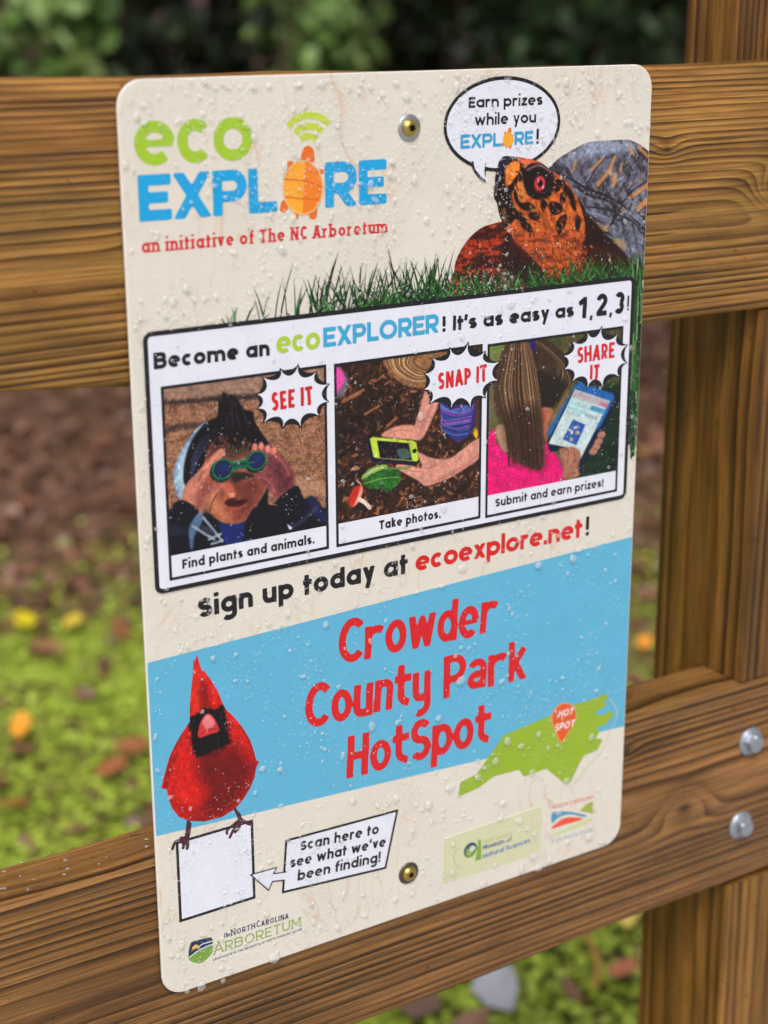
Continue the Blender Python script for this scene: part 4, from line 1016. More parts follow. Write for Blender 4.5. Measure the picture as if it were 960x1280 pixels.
# ---- state outline with its pin
mp_ = cut_poly('state_outline', V_M((52, 568), (64, 492), (150, 448), (290, 246), (420, 190), (545, 138), (660, 86), (740, 62), (818, 30), (838, 52), (805, 78), (835, 82), (790, 112), (765, 140), (800, 140), (862, 118), (858, 148), (820, 192), (775, 205), (790, 225), (770, 262), (806, 268), (778, 325), (708, 352), (672, 420), (640, 488), (612, 502), (512, 420), (395, 462), (370, 426), (240, 460), (160, 520), (80, 556)), 2, (148, 178, 46), sign, .4)
mp_['label'] = 'light green outline of a state at the right of the blue band'
ol = V_M((842, 55), (870, 96), (880, 150), (840, 235), (800, 330), (720, 420), (660, 500))
cut_shape('coast_line', lambda X, Y: sd_path(X, Y, spline(ol, 5, False), .3), (ol[:, 0].min() - 2, ol[:, 1].min() - 2, ol[:, 0].max() + 2, ol[:, 1].max() + 2), .3, 2, (196, 198, 150), mp_)
tear = V_M((590, 284), (556, 222), (540, 175), (545, 125), (575, 88), (610, 76), (648, 90), (668, 125), (664, 170), (640, 215))
pin = cut_poly('map_pin', spline(tear, 4), 3, (236, 146, 92), mp_, .3)
cut_poly('pin_face', spline(tear, 4), 4, (220, 92, 38), mp_, .25, grow=-.75)
lettering('pin_lettering', 'HOT', (253.4, 362.4), (264.4, 362.9), 3.0, .85, mp_, (236, 226, 222), 5, K=1.40, style='italic', gap=.16)
lettering('pin_lettering', 'SPOT', (251.0, 370.6), (265.6, 371.0), 3.2, .88, mp_, (236, 226, 222), 5, K=1.40, style='italic', gap=.16)

# ---- the red bird perched on the code label
V_S = View(190, 960, 310 / 960)
lab = V_S((92, 300), (393, 207), (398, 512), (107, 603)); lx0, ly0 = lab.min(0); lx1, ly1 = lab.max(0)
code = cut_shape('code_label', lambda X, Y: sd_rbox(X, Y, 11.2, 370.6, 54.6, 415.9, .01), (10, 369, 56, 417), .4, 2, PANEL, sign)
code['label'] = 'blank white square label framed in black under the red bird'
frame(code, 10.9, 370.2, 54.8, 416.2, .01, 1.5, 3, 'label_frame')
K_ = V_C
body = K_((262, 88), (276, 36), (290, 92), (304, 140), (322, 142), (362, 197), (402, 262), (436, 345), (455, 378), (500, 420), (552, 482), (600, 560), (628, 640), (640, 690), (658, 696), (640, 735), (630, 792), (602, 862), (560, 930), (510, 988), (430, 1038), (320, 1066), (230, 1062), (168, 1040), (122, 985), (100, 920), (90, 866), (54, 862), (70, 800), (86, 738), (110, 660), (150, 580), (190, 512), (232, 452), (230, 380), (238, 280), (250, 160), (255, 50))
p = Paint((4, 266, 64, 384), .3, (206, 32, 26))
p.put(sm(.4, .7, fbm(p.X * 1.5, p.Y * .7, .5, 61)) * .5, (226, 52, 36))
p.poly(K_((300, 620), (480, 590), (620, 700), (620, 800), (540, 940), (400, 1040), (260, 1060), (330, 900), (280, 760)), (112, 14, 16), 5, .88, tex=.15)
p.poly(K_((120, 920), (200, 1040), (330, 1060), (500, 990), (400, 1010), (250, 1000)), (150, 20, 18), 2.5, .6)
p.poly(K_((250, 120), (290, 120), (330, 200), (300, 300), (330, 360), (240, 410), (235, 300)), (222, 66, 40), 1.5, .6)
p.poly(K_((300, 180), (330, 220), (350, 300), (360, 370), (310, 390), (290, 300)), (120, 16, 16), 1.2, .6)
p.poly(K_((150, 640), (110, 720), (80, 800), (70, 860), (95, 860), (110, 760), (170, 640)), (120, 18, 22), .7, .6)
p.line(K_((180, 530), (120, 660), (85, 780)), .5, (60, 20, 30), .8); p.line(K_((540, 480), (600, 580), (632, 690)), .5, (100, 20, 26), .7); p.line(K_((250, 1030), (310, 1010), (370, 985)), .9, (190, 50, 40), .8)
for i in range(900):
    u, v = gr.uniform(60, 640), gr.uniform(80, 1050)
    dk = max(0, 1 - math.hypot((u - 430) / 260, (v - 830) / 260))
    p.line(K_((u, v), (u + gr.uniform(-9, 9) + (u - 340) * .03, v + gr.uniform(10, 30))), gr.uniform(.25, .6), gr.choice([(236, 84, 58), (150, 18, 20), (206, 40, 32), (120, 12, 16)] if dk < .25 else [(96, 10, 14), (140, 24, 22), (120, 14, 16)]), .38)
p.poly(K_((228, 432), (285, 402), (335, 376), (400, 374), (432, 348), (446, 382), (458, 440), (462, 500), (482, 575), (445, 600), (380, 632), (300, 662), (258, 655), (248, 600), (244, 520), (230, 475)), (16, 12, 18), .9, rag=1.4)
for i in range(90):
    a_i = i / 90 * 6.283; c_i = K_((352, 515))[0]; rr_i = gr.uniform(.86, 1.12); q_i = K_((352 + 118 * math.cos(a_i) * rr_i, 515 + 135 * math.sin(a_i) * rr_i))[0]; dq = (q_i - c_i) / np.hypot(*(q_i - c_i)); p.line([q_i - dq * 1.2, q_i + dq * gr.uniform(.2, 1.2)], .4, (20, 12, 18), .7)
p.poly(K_((340, 404), (378, 428), (402, 470), (412, 508), (350, 532), (288, 550), (284, 500), (302, 448)), (206, 62, 66), .4, rag=.2)
p.poly(K_((335, 408), (370, 430), (385, 470), (345, 500), (310, 470), (312, 440)), (238, 156, 160), .9, .85); p.line(K_((290, 540), (340, 500), (405, 500)), .5, (140, 34, 40), .8); p.line(K_((335, 470), (338, 520)), .5, (236, 190, 170), .6)
p.disc(K_((255, 445))[0], .9, (40, 34, 44)); p.disc(K_((425, 400))[0], .9, (40, 34, 44))
bird = cut('bird_picture', np.minimum(sd_poly(p.X, p.Y, body), 9), p.box[0], p.box[1], p.cell, 3, M_PRINT, sign, p.lin())
bird['label'] = 'printed red bird with a tall crest and black face'
def toes(paths, layer):
    P = [K_(*a) for a, w in paths]; W_ = [w for a, w in paths]; al = np.vstack(P)
    return cut_shape('bird_foot', lambda X, Y: np.min([sd_path(X, Y, spline(a, 4, False) if len(a) > 2 else a, w, False, False) for a, w in zip(P, W_)], 0), (al[:, 0].min() - 2, al[:, 1].min() - 2, al[:, 0].max() + 2, al[:, 1].max() + 2), .25, layer, (74, 34, 48), bird)
toes([([(222, 1062), (215, 1110), (208, 1160)], .8), ([(232, 1080), (222, 1150), (212, 1180)], .9), ([(208, 1160), (175, 1178), (140, 1195), (125, 1232)], .8), ([(208, 1160), (198, 1195), (190, 1228)], .8), ([(212, 1160), (218, 1200), (215, 1230)], .9), ([(180, 1170), (195, 1200)], 1.2)], 5)
toes([([(510, 990), (525, 1020), (540, 1050)], .7), ([(530, 1020), (540, 1060), (525, 1095)], 1.1), ([(540, 1050), (575, 1072), (610, 1082)], .9), ([(535, 1055), (495, 1088), (462, 1120), (460, 1140)], .7), ([(530, 1070), (500, 1115), (478, 1162)], .8), ([(545, 1060), (535, 1100), (510, 1130)], .8)], 5)

# ---- call-out and its arrow
V_Q = lambda *a: V_S(*a)
quad = V_S((516, 278), (952, 160), (905, 388), (503, 484))
call = cut_poly('callout_box', quad, 3, PANEL, sign, .3, grow=-.3)
call['label'] = 'white slanted call-out box with a short arrow to the blank label'
cut_shape('callout_border', lambda X, Y: np.maximum(sd_poly(X, Y, quad) - .15, -sd_poly(X, Y, quad) - 1.15), (quad[:, 0].min() - 2, quad[:, 1].min() - 2, quad[:, 0].max() + 2, quad[:, 1].max() + 2), .3, 4, BLACK, call)
arr = V_S((381, 412), (482, 384), (468, 408), (530, 398), (522, 432), (465, 438), (450, 472))
cut_poly('callout_arrow', arr, 5, PANEL, call, .25)
ar2 = V_S((521, 401), (468, 408), (482, 384), (381, 412), (450, 472), (465, 438), (513, 433))
cut_shape('callout_border', lambda X, Y: sd_path(X, Y, ar2, .32), (ar2[:, 0].min() - 2, ar2[:, 1].min() - 2, ar2[:, 0].max() + 2, ar2[:, 1].max() + 2), .22, 6, BLACK, call)
for s_, a, b in (('Scan here to', V_S((572, 320))[0], V_S((876, 253))[0]), ("see what we've", V_S((533, 386))[0], V_S((903, 302))[0]), ('been finding!', V_S((562, 436))[0], V_S((882, 362))[0])):
    lettering('callout_lettering', s_, a, b, 4.5, 1.3, call, BLACK, 5, K=1.2 if s_[0] == 'S' else 1.4, gap=.19)

# ---- sponsors' marks along the foot
NAVY = (34, 44, 92)
a_ = cut_poly('arboretum_emblem', spline(V_A((78, 270), (135, 252), (222, 236), (230, 300), (225, 345), (180, 395), (135, 416), (66, 396), (60, 335)), 3), 2, (120, 160, 66), sign, .25)
a_['label'] = 'shield emblem with green hills under a navy sky'
cut_poly('emblem_sky', V_A((78, 270), (135, 252), (222, 236), (228, 278), (190, 296), (130, 320), (62, 372), (60, 335)), 3, NAVY, a_, .25)
cut_poly('emblem_sun', spline(V_A((86, 322), (88, 300), (112, 284), (132, 296), (112, 312)), 3), 4, (222, 178, 74), a_, .22)
for L in ([(62, 378), (130, 326), (228, 282)], [(130, 300), (165, 278), (225, 262)]):
    q_ = spline(V_A(*L), 5, False); cut_shape('emblem_line', lambda X, Y: sd_path(X, Y, q_, .28), (q_[:, 0].min() - 1, q_[:, 1].min() - 1, q_[:, 0].max() + 1, q_[:, 1].max() + 1), .2, 5, (226, 230, 236), a_)
q_ = V_A((305, 243), (352, 226)); lettering('arboretum_lettering', 'The', q_[0], q_[1], 2.0, .45, a_, NAVY, 2, style='italic')
q_ = V_A((360, 226), (530, 168), (540, 165), (765, 100)); lettering('arboretum_lettering', 'NORTH', q_[0], q_[1], 2.4, .52, a_, NAVY, 2, style='smallcaps', K=1.25, gap=.28)
lettering('arboretum_lettering', 'CAROLINA', q_[2], q_[3], 2.4, .52, a_, NAVY, 2, style='smallcaps', K=1.25, gap=.28)
q_ = V_A((236, 358), (852, 156)); lettering('arboretum_lettering', 'ARBORETUM', q_[0], q_[1], 4.6, .7, a_, (140, 164, 78), 2, style='smallcaps', K=1.22, gap=.22)
q_ = V_A((232, 402), (860, 182)); lettering('arboretum_lettering', 'AN AFFILIATE OF THE UNIVERSITY OF NORTH CAROLINA SYSTEM', q_[0], q_[1], .98, .27, a_, (70, 76, 112), 2, K=1.2, gap=.34)
m_ = cut_poly('museum_sticker', V_U((35, 328), (870, 46), (862, 452), (22, 720)), 1, (208, 208, 172), sign, .4)
m_['label'] = 'pale olive sticker with a round swirl emblem near the lower right corner'
q_ = V_U((35, 328), (870, 46)); cut_shape('sticker_edge', lambda X, Y: sd_path(X, Y, q_, .4), (q_[:, 0].min() - 1, q_[:, 1].min() - 2, q_[:, 0].max() + 1, q_[:, 1].max() + 2), .3, 2, (236, 232, 214), m_)
cut_poly('sticker_emblem', V_U((325, 345), (350, 335), (356, 505), (300, 522), (318, 430)), 2, (124, 168, 60), m_, .25)
c0 = V_U((258, 430))[0]
E_ = lambda X, Y, ox, oy, rx, ry: (np.hypot((X - c0[0] - ox) / rx, (Y - c0[1] - oy) / ry) - 1) * min(rx, ry)
bx = (c0[0] - 7, c0[1] - 7, c0[0] + 7, c0[1] + 7)
cut_shape('sticker_emblem', lambda X, Y: E_(X, Y, 0, 0, 4.6, 4.6), bx, .25, 3, (112, 160, 58), m_)
cut_shape('sticker_emblem', lambda X, Y: np.maximum(E_(X, Y, .3, -.4, 4.4, 4.3), -E_(X, Y, .6, .5, 3.7, 3.5)), bx, .22, 4, (36, 62, 108), m_)
cut_shape('sticker_emblem', lambda X, Y: E_(X, Y, .3, .2, 3.3, 3.0), bx, .22, 5, (206, 212, 186), m_)
cut_shape('sticker_emblem', lambda X, Y: np.maximum(E_(X, Y, .3, .2, 3.0, 2.8), -E_(X, Y, 1.1, -.6, 1.9, 1.7)), bx, .22, 6, (40, 84, 92), m_)
cut_shape('sticker_emblem', lambda X, Y: np.maximum(E_(X, Y, -.2, .7, 2.2, 2.1), -E_(X, Y, 1.1, -.6, 1.9, 1.7)), bx, .22, 7, (140, 182, 60), m_)
ol2 = spline(V_U((175, 405), (130, 450), (120, 520), (165, 585)), 5, False)
cut_shape('sticker_emblem', lambda X, Y: sd_path(X, Y, ol2, .2), (ol2[:, 0].min() - 1, ol2[:, 1].min() - 1, ol2[:, 0].max() + 1, ol2[:, 1].max() + 1), .2, 2, (150, 176, 90), m_)
q_ = V_U((368, 372), (610, 300), (368, 428), (612, 350), (368, 500), (772, 362))
lettering('sticker_lettering', 'North Carolina', q_[0], q_[1], 1.5, .34, m_, (172, 186, 110), 2, gap=.24)
lettering('sticker_lettering', 'Museum of', q_[2], q_[3], 2.3, .58, m_, (40, 84, 128), 2, K=1.3, gap=.2)
lettering('sticker_lettering', 'Natural Sciences', q_[4], q_[5], 2.3, .58, m_, (54, 110, 176), 2, K=1.3, gap=.2)
f0 = cut_poly('foundation_emblem', spline(V_F((118, 440), (240, 410), (400, 416), (560, 450), (660, 480), (560, 488), (400, 455), (260, 480), (180, 530), (115, 590)), 3), 2, (78, 152, 188), sign, .25)
f0['label'] = 'small mark of blue, red and green swooshes by the right edge'
cut_poly('emblem_swoosh', spline(V_F((118, 668), (180, 590), (280, 522), (400, 496), (585, 515), (470, 565), (300, 612)), 3), 2, (230, 84, 52), f0, .25)
cut_poly('emblem_swoosh', V_F((538, 398), (640, 300), (735, 254), (732, 440), (640, 425)), 2, (160, 176, 66), f0, .25)
cut_poly('emblem_swoosh', spline(V_F((120, 760), (300, 680), (480, 590), (640, 520), (740, 520), (600, 620), (400, 690), (130, 790)), 3), 2, (204, 210, 160), f0, .25)
q_ = V_F((118, 385), (742, 212), (112, 900), (735, 712))
lettering('foundation_lettering', 'NORTH CAROLINA', q_[0], q_[1], 1.9, .42, f0, (226, 110, 104), 2, K=1.3, gap=.26)
lettering('foundation_lettering', 'FOUNDATION', q_[2], q_[3], 2.2, .5, f0, (150, 178, 196), 2, K=1.3, gap=.3)

# ---- screws
def lathe(bm, prof, c, seg, mi=0, smooth=True, jag=None):
    """profile (radius, height towards the viewer) turned about the sign's normal at c (mm)"""
    rings = []
    for r, hh in prof:
        rings.append([bm.verts.new(((c[0] + r * math.cos(2 * math.pi * i / seg)) / 1000, -hh / 1000, -(c[1] + r * math.sin(2 * math.pi * i / seg)) / 1000)) for i in range(seg)])
    for a, b in zip(rings[:-1], rings[1:]):
        for i in range(seg):
            j = (i + 1) % seg
            try:
                f = bm.faces.new((a[i], a[j], b[j], b[i])); f.material_index = mi; f.smooth = smooth
            except ValueError: pass
    return rings
def finish(bm, name):
    bmesh.ops.recalc_face_normals(bm, faces=bm.faces[:]); me = bpy.data.meshes.new(name); bm.to_mesh(me); bm.free(); return me
def make_screw(c, mw, label):
    bm = bmesh.new()
    R = lathe(bm, [(4.3, .85), (4.35, 1.3), (4.05, 2.0), (3.4, 2.7), (2.6, 3.15), (2.3, 3.3)], c, 36)
    star = []
    for ring_, hh in ((0, 3.3), (1, 1.6)):
        star.append([bm.verts.new(((c[0] + (2.05 if k % 2 == 0 else 1.35) * math.cos(math.pi * k / 6 + .3)) / 1000, -hh / 1000, -(c[1] + (2.05 if k % 2 == 0 else 1.35) * math.sin(math.pi * k / 6 + .3)) / 1000)) for k in range(12)])
    for k in range(12):
        j = (k + 1) % 12
        f = bm.faces.new((star[0][k], star[0][j], star[1][j], star[1][k])); f.material_index = 1
        for q in range(3):
            bm.faces.new((R[-1][(k * 3 + q + 2) % 36], R[-1][(k * 3 + q + 3) % 36], star[0][k] if q < 2 else star[0][j]))
        bm.faces.new((star[0][k], star[0][j], R[-1][(k * 3 + 4) % 36]))
    f = bm.faces.new(star[1]); f.material_index = 1
    s_ = link('screw', finish(bm, 'screw'), [M_BRASS, M_SOCKET], sign); s_['label'] = label
    bm = bmesh.new(); lathe(bm, [(6.3, .05), (6.5, .35), (6.2, .8), (4.2, .9), (3.0, .9)], c, 40)
    link('washer', finish(bm, 'washer'), mw, s_)
make_screw((150.9, 26.4), M_WASHER, 'brassy star-drive screw on a bright washer near the top edge')
make_screw((150.5, 431.0), simple('tarnished_washer', (112, 106, 92), .45, 1.0, .2, 200), 'brassy star-drive screw on a dull washer near the bottom edge')
# ------------------------------------------------------------------ the fence behind the sign
L1, Mi1, Dk1 = (170, 124, 64), (122, 83, 36), (60, 36, 14)
fence = tag(empty('wooden_fence', (0.45, 0.04, -1.1)), 'brown timber fence of two wide rails bolted to an upright post', 'fence')
def board(name, x0, x1, y0, y1, z0, z1, mat, axis='x', bev=.004, seg=60, wob=.0012, seed=1, label=None, taper=None):
    bm = bmesh.new(); rr = random.Random(seed)
    ph = [rr.uniform(0, 6.28) for _ in range(4)]
    def sect(a0, a1, b0, b1):
        pts = []; n = 4
        for cx, cy, s0 in ((a1 - bev, b1 - bev, 0), (a0 + bev, b1 - bev, 90), (a0 + bev, b0 + bev, 180), (a1 - bev, b0 + bev, 270)):
            for i in range(n + 1):
                a = math.radians(s0 + 90 * i / n); pts.append((cx + bev * math.cos(a), cy + bev * math.sin(a)))
        return pts
    rings = []
    for i in range(seg + 1):
        u = i / seg; ring_ = []
        if axis == 'x':
            x = x0 + (x1 - x0) * u; w = wob * (math.sin(x * 9 + ph[0]) + .5 * math.sin(x * 31 + ph[1])); w2 = wob * (math.sin(x * 7 + ph[2]) + .5 * math.sin(x * 40 + ph[3]))
            zz0, zz1 = (z0, z1) if taper is None else taper(x)
            for (a, b) in sect(y0, y1, zz0 + w, zz1 + w2): ring_.append(bm.verts.new((x, a, b)))
        else:
            z = z0 + (z1 - z0) * u; w = wob * (math.sin(z * 11 + ph[0]) + .4 * math.sin(z * 37 + ph[1]))
            for (a, b) in sect(x0 + w, x1 + w, y0, y1): ring_.append(bm.verts.new((a, b, z)))
        rings.append(ring_)
    for a, b in zip(rings[:-1], rings[1:]):
        for i in range(len(a)):
            j = (i + 1) % len(a); f = bm.faces.new((a[i], a[j], b[j], b[i])); f.smooth = True
    bm.faces.new(rings[0]); bm.faces.new(rings[-1])
    bmesh.ops.recalc_face_normals(bm, faces=bm.faces[:])
    me = bpy.data.meshes.new(name); bm.to_mesh(me); bm.free()
    try: me.set_sharp_from_angle(angle=math.radians(50))
    except Exception: pass
    o = link(name, me, mat, fence)
    if label: o['label'] = label
    return o
W_TOP = wood('wood_top_rail', 'x', (-.083, .026), .0031, L1, Mi1, Dk1, 3, ((.407, -.072, .012, .016), (.32, -.045, .007, .004), (.02, -.075, .010, -.004)), .0019)
W_LOW = wood('wood_low_rail', 'x', (-.442, .034), .0036, (150, 106, 62), (102, 68, 34), (50, 31, 15), 13, ((.36, -.452, .014, .009), (.31, -.40, .006, .003)), .0019, .34)
W_POST = wood('wood_post', 'z', (.455, .046), .0046, (146, 102, 48), (100, 66, 26), (54, 34, 12), 11, (), .0022, .45)
board('rail', -0.9, 1.3, .0032, .0412, -.139, -.0005, W_TOP, seed=3, label='upper rail, golden brown with fine dark grain', taper=lambda x: (-.139 + (.009 * max(0, min(1, (.02 - x) / .12))), -.0005))
board('rail', -0.9, 1.3, .0032, .0412, -.519, -.3785, W_LOW, seed=5, label='lower rail, darker and redder than the upper one')
def notched_post():
    bm = bmesh.new(); rings = []; bev = .003; rr = random.Random(8); ph = rr.uniform(0, 6)
    st_ = [(-1.16, 0), (-.5215, 0), (-.5205, 1), (-.3775, 1), (-.3765, 0), (-.1415, 0), (-.1405, 1), (.24, 1)]
    lv = []
    for (a, f), (b, g) in zip(st_[:-1], st_[1:]):
        n = max(1, int((b - a) / .02))
        lv += [(a + (b - a) * i / n, f) for i in range(n)]
        if b - a > .002: lv.append((b - .0002, f))
    lv.append((.24, 1))
    for z, f in lv:
        y0, y1, x0, x1 = (.0418 if f else .0036), .0862, .403, .543
        w = .0008 * (math.sin(z * 11 + ph) + .4 * math.sin(z * 37)); ring_ = []
        for cx, cy, s0 in ((x1 - bev, y1 - bev, 0), (x0 + bev, y1 - bev, 90), (x0 + bev, y0 + bev, 180), (x1 - bev, y0 + bev, 270)):
            for i in range(5):
                a = math.radians(s0 + 22.5 * i); ring_.append(bm.verts.new((cx + w + bev * math.cos(a), cy + bev * math.sin(a), z)))
        rings.append(ring_)
    for a, b in zip(rings[:-1], rings[1:]):
        for i in range(20):
            j = (i + 1) % 20; f = bm.faces.new((a[i], a[j], b[j], b[i])); f.smooth = True
    bm.faces.new(rings[0]); bm.faces.new(rings[-1])
    me = finish(bm, 'post'); me.set_sharp_from_angle(angle=math.radians(40))
    link('post', me, W_POST, fence)['label'] = 'upright post, notched to take the rails'
notched_post()
def make_bolt(x, y, rot, label):
    c = (x * 1000, y * 1000)
    bm = bmesh.new()
    R = lathe(bm, [(8.0, -2.6), (8.1, -1.9), (7.6, -1.4), (6.4, -1.2), (5.2, -1.15), (4.8, -1.1)], c, 36)
    bm.faces.new(R[-1])
    hexr = []
    for rr_, hh in ((6.1, -1.3), (6.1, 2.7), (5.5, 3.5), (4.6, 3.6)):
        n = 6; ring_ = []
        for k in range(24):
            a = rot + 2 * math.pi * k / 24; q = (k % 4) / 4 * math.pi / 3 - math.pi / 6
            rad = rr_ * (math.cos(math.pi / 6) / math.cos(q) if hh < 3 else 1)
            ring_.append(bm.verts.new(((c[0] + rad * math.cos(a)) / 1000, -hh / 1000, -(c[1] + rad * math.sin(a)) / 1000)))
        hexr.append(ring_)
    for a, b in zip(hexr[:-1], hexr[1:]):
        for i in range(24):
            j = (i + 1) % 24; bm.faces.new((a[i], a[j], b[j], b[i]))
    bm.faces.new(hexr[-1])
    b_ = link('bolt', finish(bm, 'bolt'), M_ZINC, fence); b_['label'] = label
    bm = bmesh.new(); lathe(bm, [(9.4, -3.1), (9.6, -2.7), (9.2, -2.0), (5, -1.8)], c, 40)
    link('washer', finish(bm, 'washer'), M_ZINC, b_)
make_bolt(.4135, .4195, .3, 'upper of the two grey hex bolts in the lower rail')
make_bolt(.4095, .478, .7, 'lower of the two grey hex bolts in the lower rail')

# ------------------------------------------------------------------ rain on the sign
def dome(rng, cx, cy, rx, ry, ht, seg, rings, lift=.0, wob=.14, mirror=None):
    """verts (mm: x, y, height) and faces of one rounded drop sitting on the face of the sign"""
    ph = [rng.uniform(0, 6.28) for _ in range(3)]; am = [wob * rng.uniform(.3, 1) / (k + 1) for k in range(3)]; rot = rng.uniform(-.5, .5)
    vs, fs = [], []
    for j in range(rings):
        u = j / rings; prof = math.cos(u * math.pi / 2) ** .8 if j else 1.0
        hh = ht * math.sin(u * math.pi / 2) ** .75 if j else 0
        for i in range(seg):
            a = 2 * math.pi * i / seg; k = 1 + sum(am[q] * math.sin((q + 2) * a + ph[q]) for q in range(3))
            x, y = rx * k * prof * math.cos(a), ry * k * prof * math.sin(a)
            vs.append((cx + x * math.cos(rot) - y * math.sin(rot), cy + x * math.sin(rot) + y * math.cos(rot) + hh * .18, hh))
    vs.append((cx, cy + ht * .18, ht))
    for j in range(rings - 1):
        for i in range(seg):
            a, b = j * seg + i, j * seg + (i + 1) % seg; fs.append((a, a + seg, b + seg, b))
    t_ = len(vs) - 1
    for i in range(seg):
        a, b = (rings - 1) * seg + i, (rings - 1) * seg + (i + 1) % seg; fs.append((a, t_, b))
    return vs, fs
def drop_mesh(name, vs, fs, base):
    me = bpy.data.meshes.new(name)
    V = np.array(vs); P = np.c_[V[:, 0] / 1000, -(base + V[:, 2]) / 1000, -V[:, 1] / 1000]
    me.from_pydata(P.tolist(), [], fs); me.update(); me.polygons.foreach_set('use_smooth', [True] * len(me.polygons)); return me
dr = random.Random(5)
BASE = LAYER * 14 * 1000 + .02
# large drops, at the places surveyed on the board: (x, y, width, height of the spot) in survey units
BIG = [(170, 145, 11, 9), (149, 149, 8, 9), (222, 150, 13, 5), (268, 109, 8, 5), (281, 107, 17, 5), (315, 108, 11, 8), (335, 107, 9, 6), (374, 105, 10, 6), (401, 104, 11, 9), (435, 109, 6, 9), (477, 117, 8, 7), (494, 103, 8, 9),
       (570, 107, 9, 10), (507, 120, 11, 11), (529, 128, 6, 5), (707, 102, 7, 13), (735, 98, 6, 5), (758, 150, 6, 4), (773, 117, 5, 12), (796, 123, 6, 3), (784, 152, 12, 7), (809, 156, 5, 9), (746, 166, 7, 9), (719, 143, 5, 9),
       (316, 171, 10, 9), (308, 157, 11, 8), (462, 230, 9, 12), (468, 250, 12, 7), (460, 168, 8, 4), (355, 207, 8, 12), (396, 178, 7, 9), (367, 192, 8, 6), (488, 219, 15, 8), (489, 201, 8, 6), (352, 311, 11, 12), (291, 315, 11, 6),
       (232, 360, 11, 11), (215, 376, 10, 10), (269, 370, 8, 8), (205, 395, 6, 6), (155, 205, 9, 11), (155, 240, 6, 6), (174, 398, 6, 6), (558, 236, 6, 12), (532, 274, 9, 8), (517, 224, 8, 12), (490, 203, 7, 6), (638, 195, 8, 6),
       (576, 421, 9, 8), (637, 380, 9, 10), (624, 388, 7, 8), (518, 439, 8, 7), (529, 410, 6, 5), (665, 375, 6, 6), (603, 393, 5, 5), (710, 363, 6, 5), (780, 398, 7, 7), (525, 520, 8, 12), (553, 634, 9, 11), (428, 674, 6, 7), (427, 657, 5, 5),
       (745, 526, 5, 5), (606, 552, 4, 8), (183, 673, 8, 9), (207, 735, 8, 6), (359, 766, 8, 11), (218, 786, 6, 6), (287, 795, 6, 7), (296, 744, 7, 7), (514, 681, 7, 8), (418, 703, 7, 7), (265, 822, 7, 8), (406, 780, 10, 8),
       (551, 732, 9, 6), (577, 709, 12, 10), (672, 706, 9, 9), (715, 698, 8, 12), (723, 686, 8, 7), (443, 756, 5, 7), (462, 801, 6, 9), (349, 961, 8, 7), (350, 1006, 7, 5), (464, 907, 9, 13), (547, 897, 8, 8), (575, 850, 14, 10), (626, 851, 8, 6), (193, 920, 6, 10),
       (327, 960, 10, 7), (318, 990, 6, 6), (293, 850, 6, 4), (427, 944, 6, 11), (633, 926, 9, 12), (618, 951, 8, 10), (596, 971, 8, 10), (664, 965, 8, 9), (707, 975, 8, 9), (738, 921, 7, 9), (672, 917, 7, 7), (650, 932, 8, 7), (562, 984, 13, 9), (628, 1003, 8, 9),
       (535, 1006, 9, 12), (553, 1011, 5, 7), (538, 1026, 6, 7), (625, 1021, 8, 9), (648, 1025, 9, 9), (658, 1035, 6, 8), (667, 1042, 6, 6), (566, 1055, 5, 6), (565, 1090, 7, 8), (666, 1070, 10, 9), (651, 1085, 8, 12), (672, 1083, 12, 9), (685, 1075, 7, 7), (603, 1104, 10, 9),
       (209, 1172, 8, 10), (226, 1180, 10, 11), (213, 1193, 8, 8), (252, 1166, 7, 7), (263, 1158, 5, 6), (276, 1209, 9, 6), (251, 1232, 12, 12), (233, 1238, 8, 6), (342, 1196, 15, 14), (332, 1142, 8, 8), (326, 1212, 9, 6), (278, 1225, 8, 5), (306, 1178, 7, 5), (391, 1151, 9, 8),
       (421, 1158, 8, 8), (455, 1143, 9, 6), (493, 1123, 8, 8), (425, 1050, 7, 6), (440, 1000, 8, 9), (494, 998, 8, 10), (452, 1118, 6, 5), (419, 1132, 4, 9), (471, 1006, 6, 7), (428, 1117, 5, 11), (697, 1015, 8, 9), (735, 1045, 13, 9), (709, 1051, 9, 8), (752, 1052, 10, 6), (747, 986, 6, 6),
       (240, 1063, 4, 6), (237, 1010, 5, 6), (202, 1140, 7, 8), (741, 1010, 5, 9)]
def zone(x, y):
    if 271 < y + (x / SW) * 9.4 and y < 364 + x / SW * 16.6 and y > 262: return 'blue'
    if 6 < x < 298 and 111 < y < 237.5: return 'panel'
    if y < 112: return 'head'
    if y < 272: return 'line'
    return 'foot'
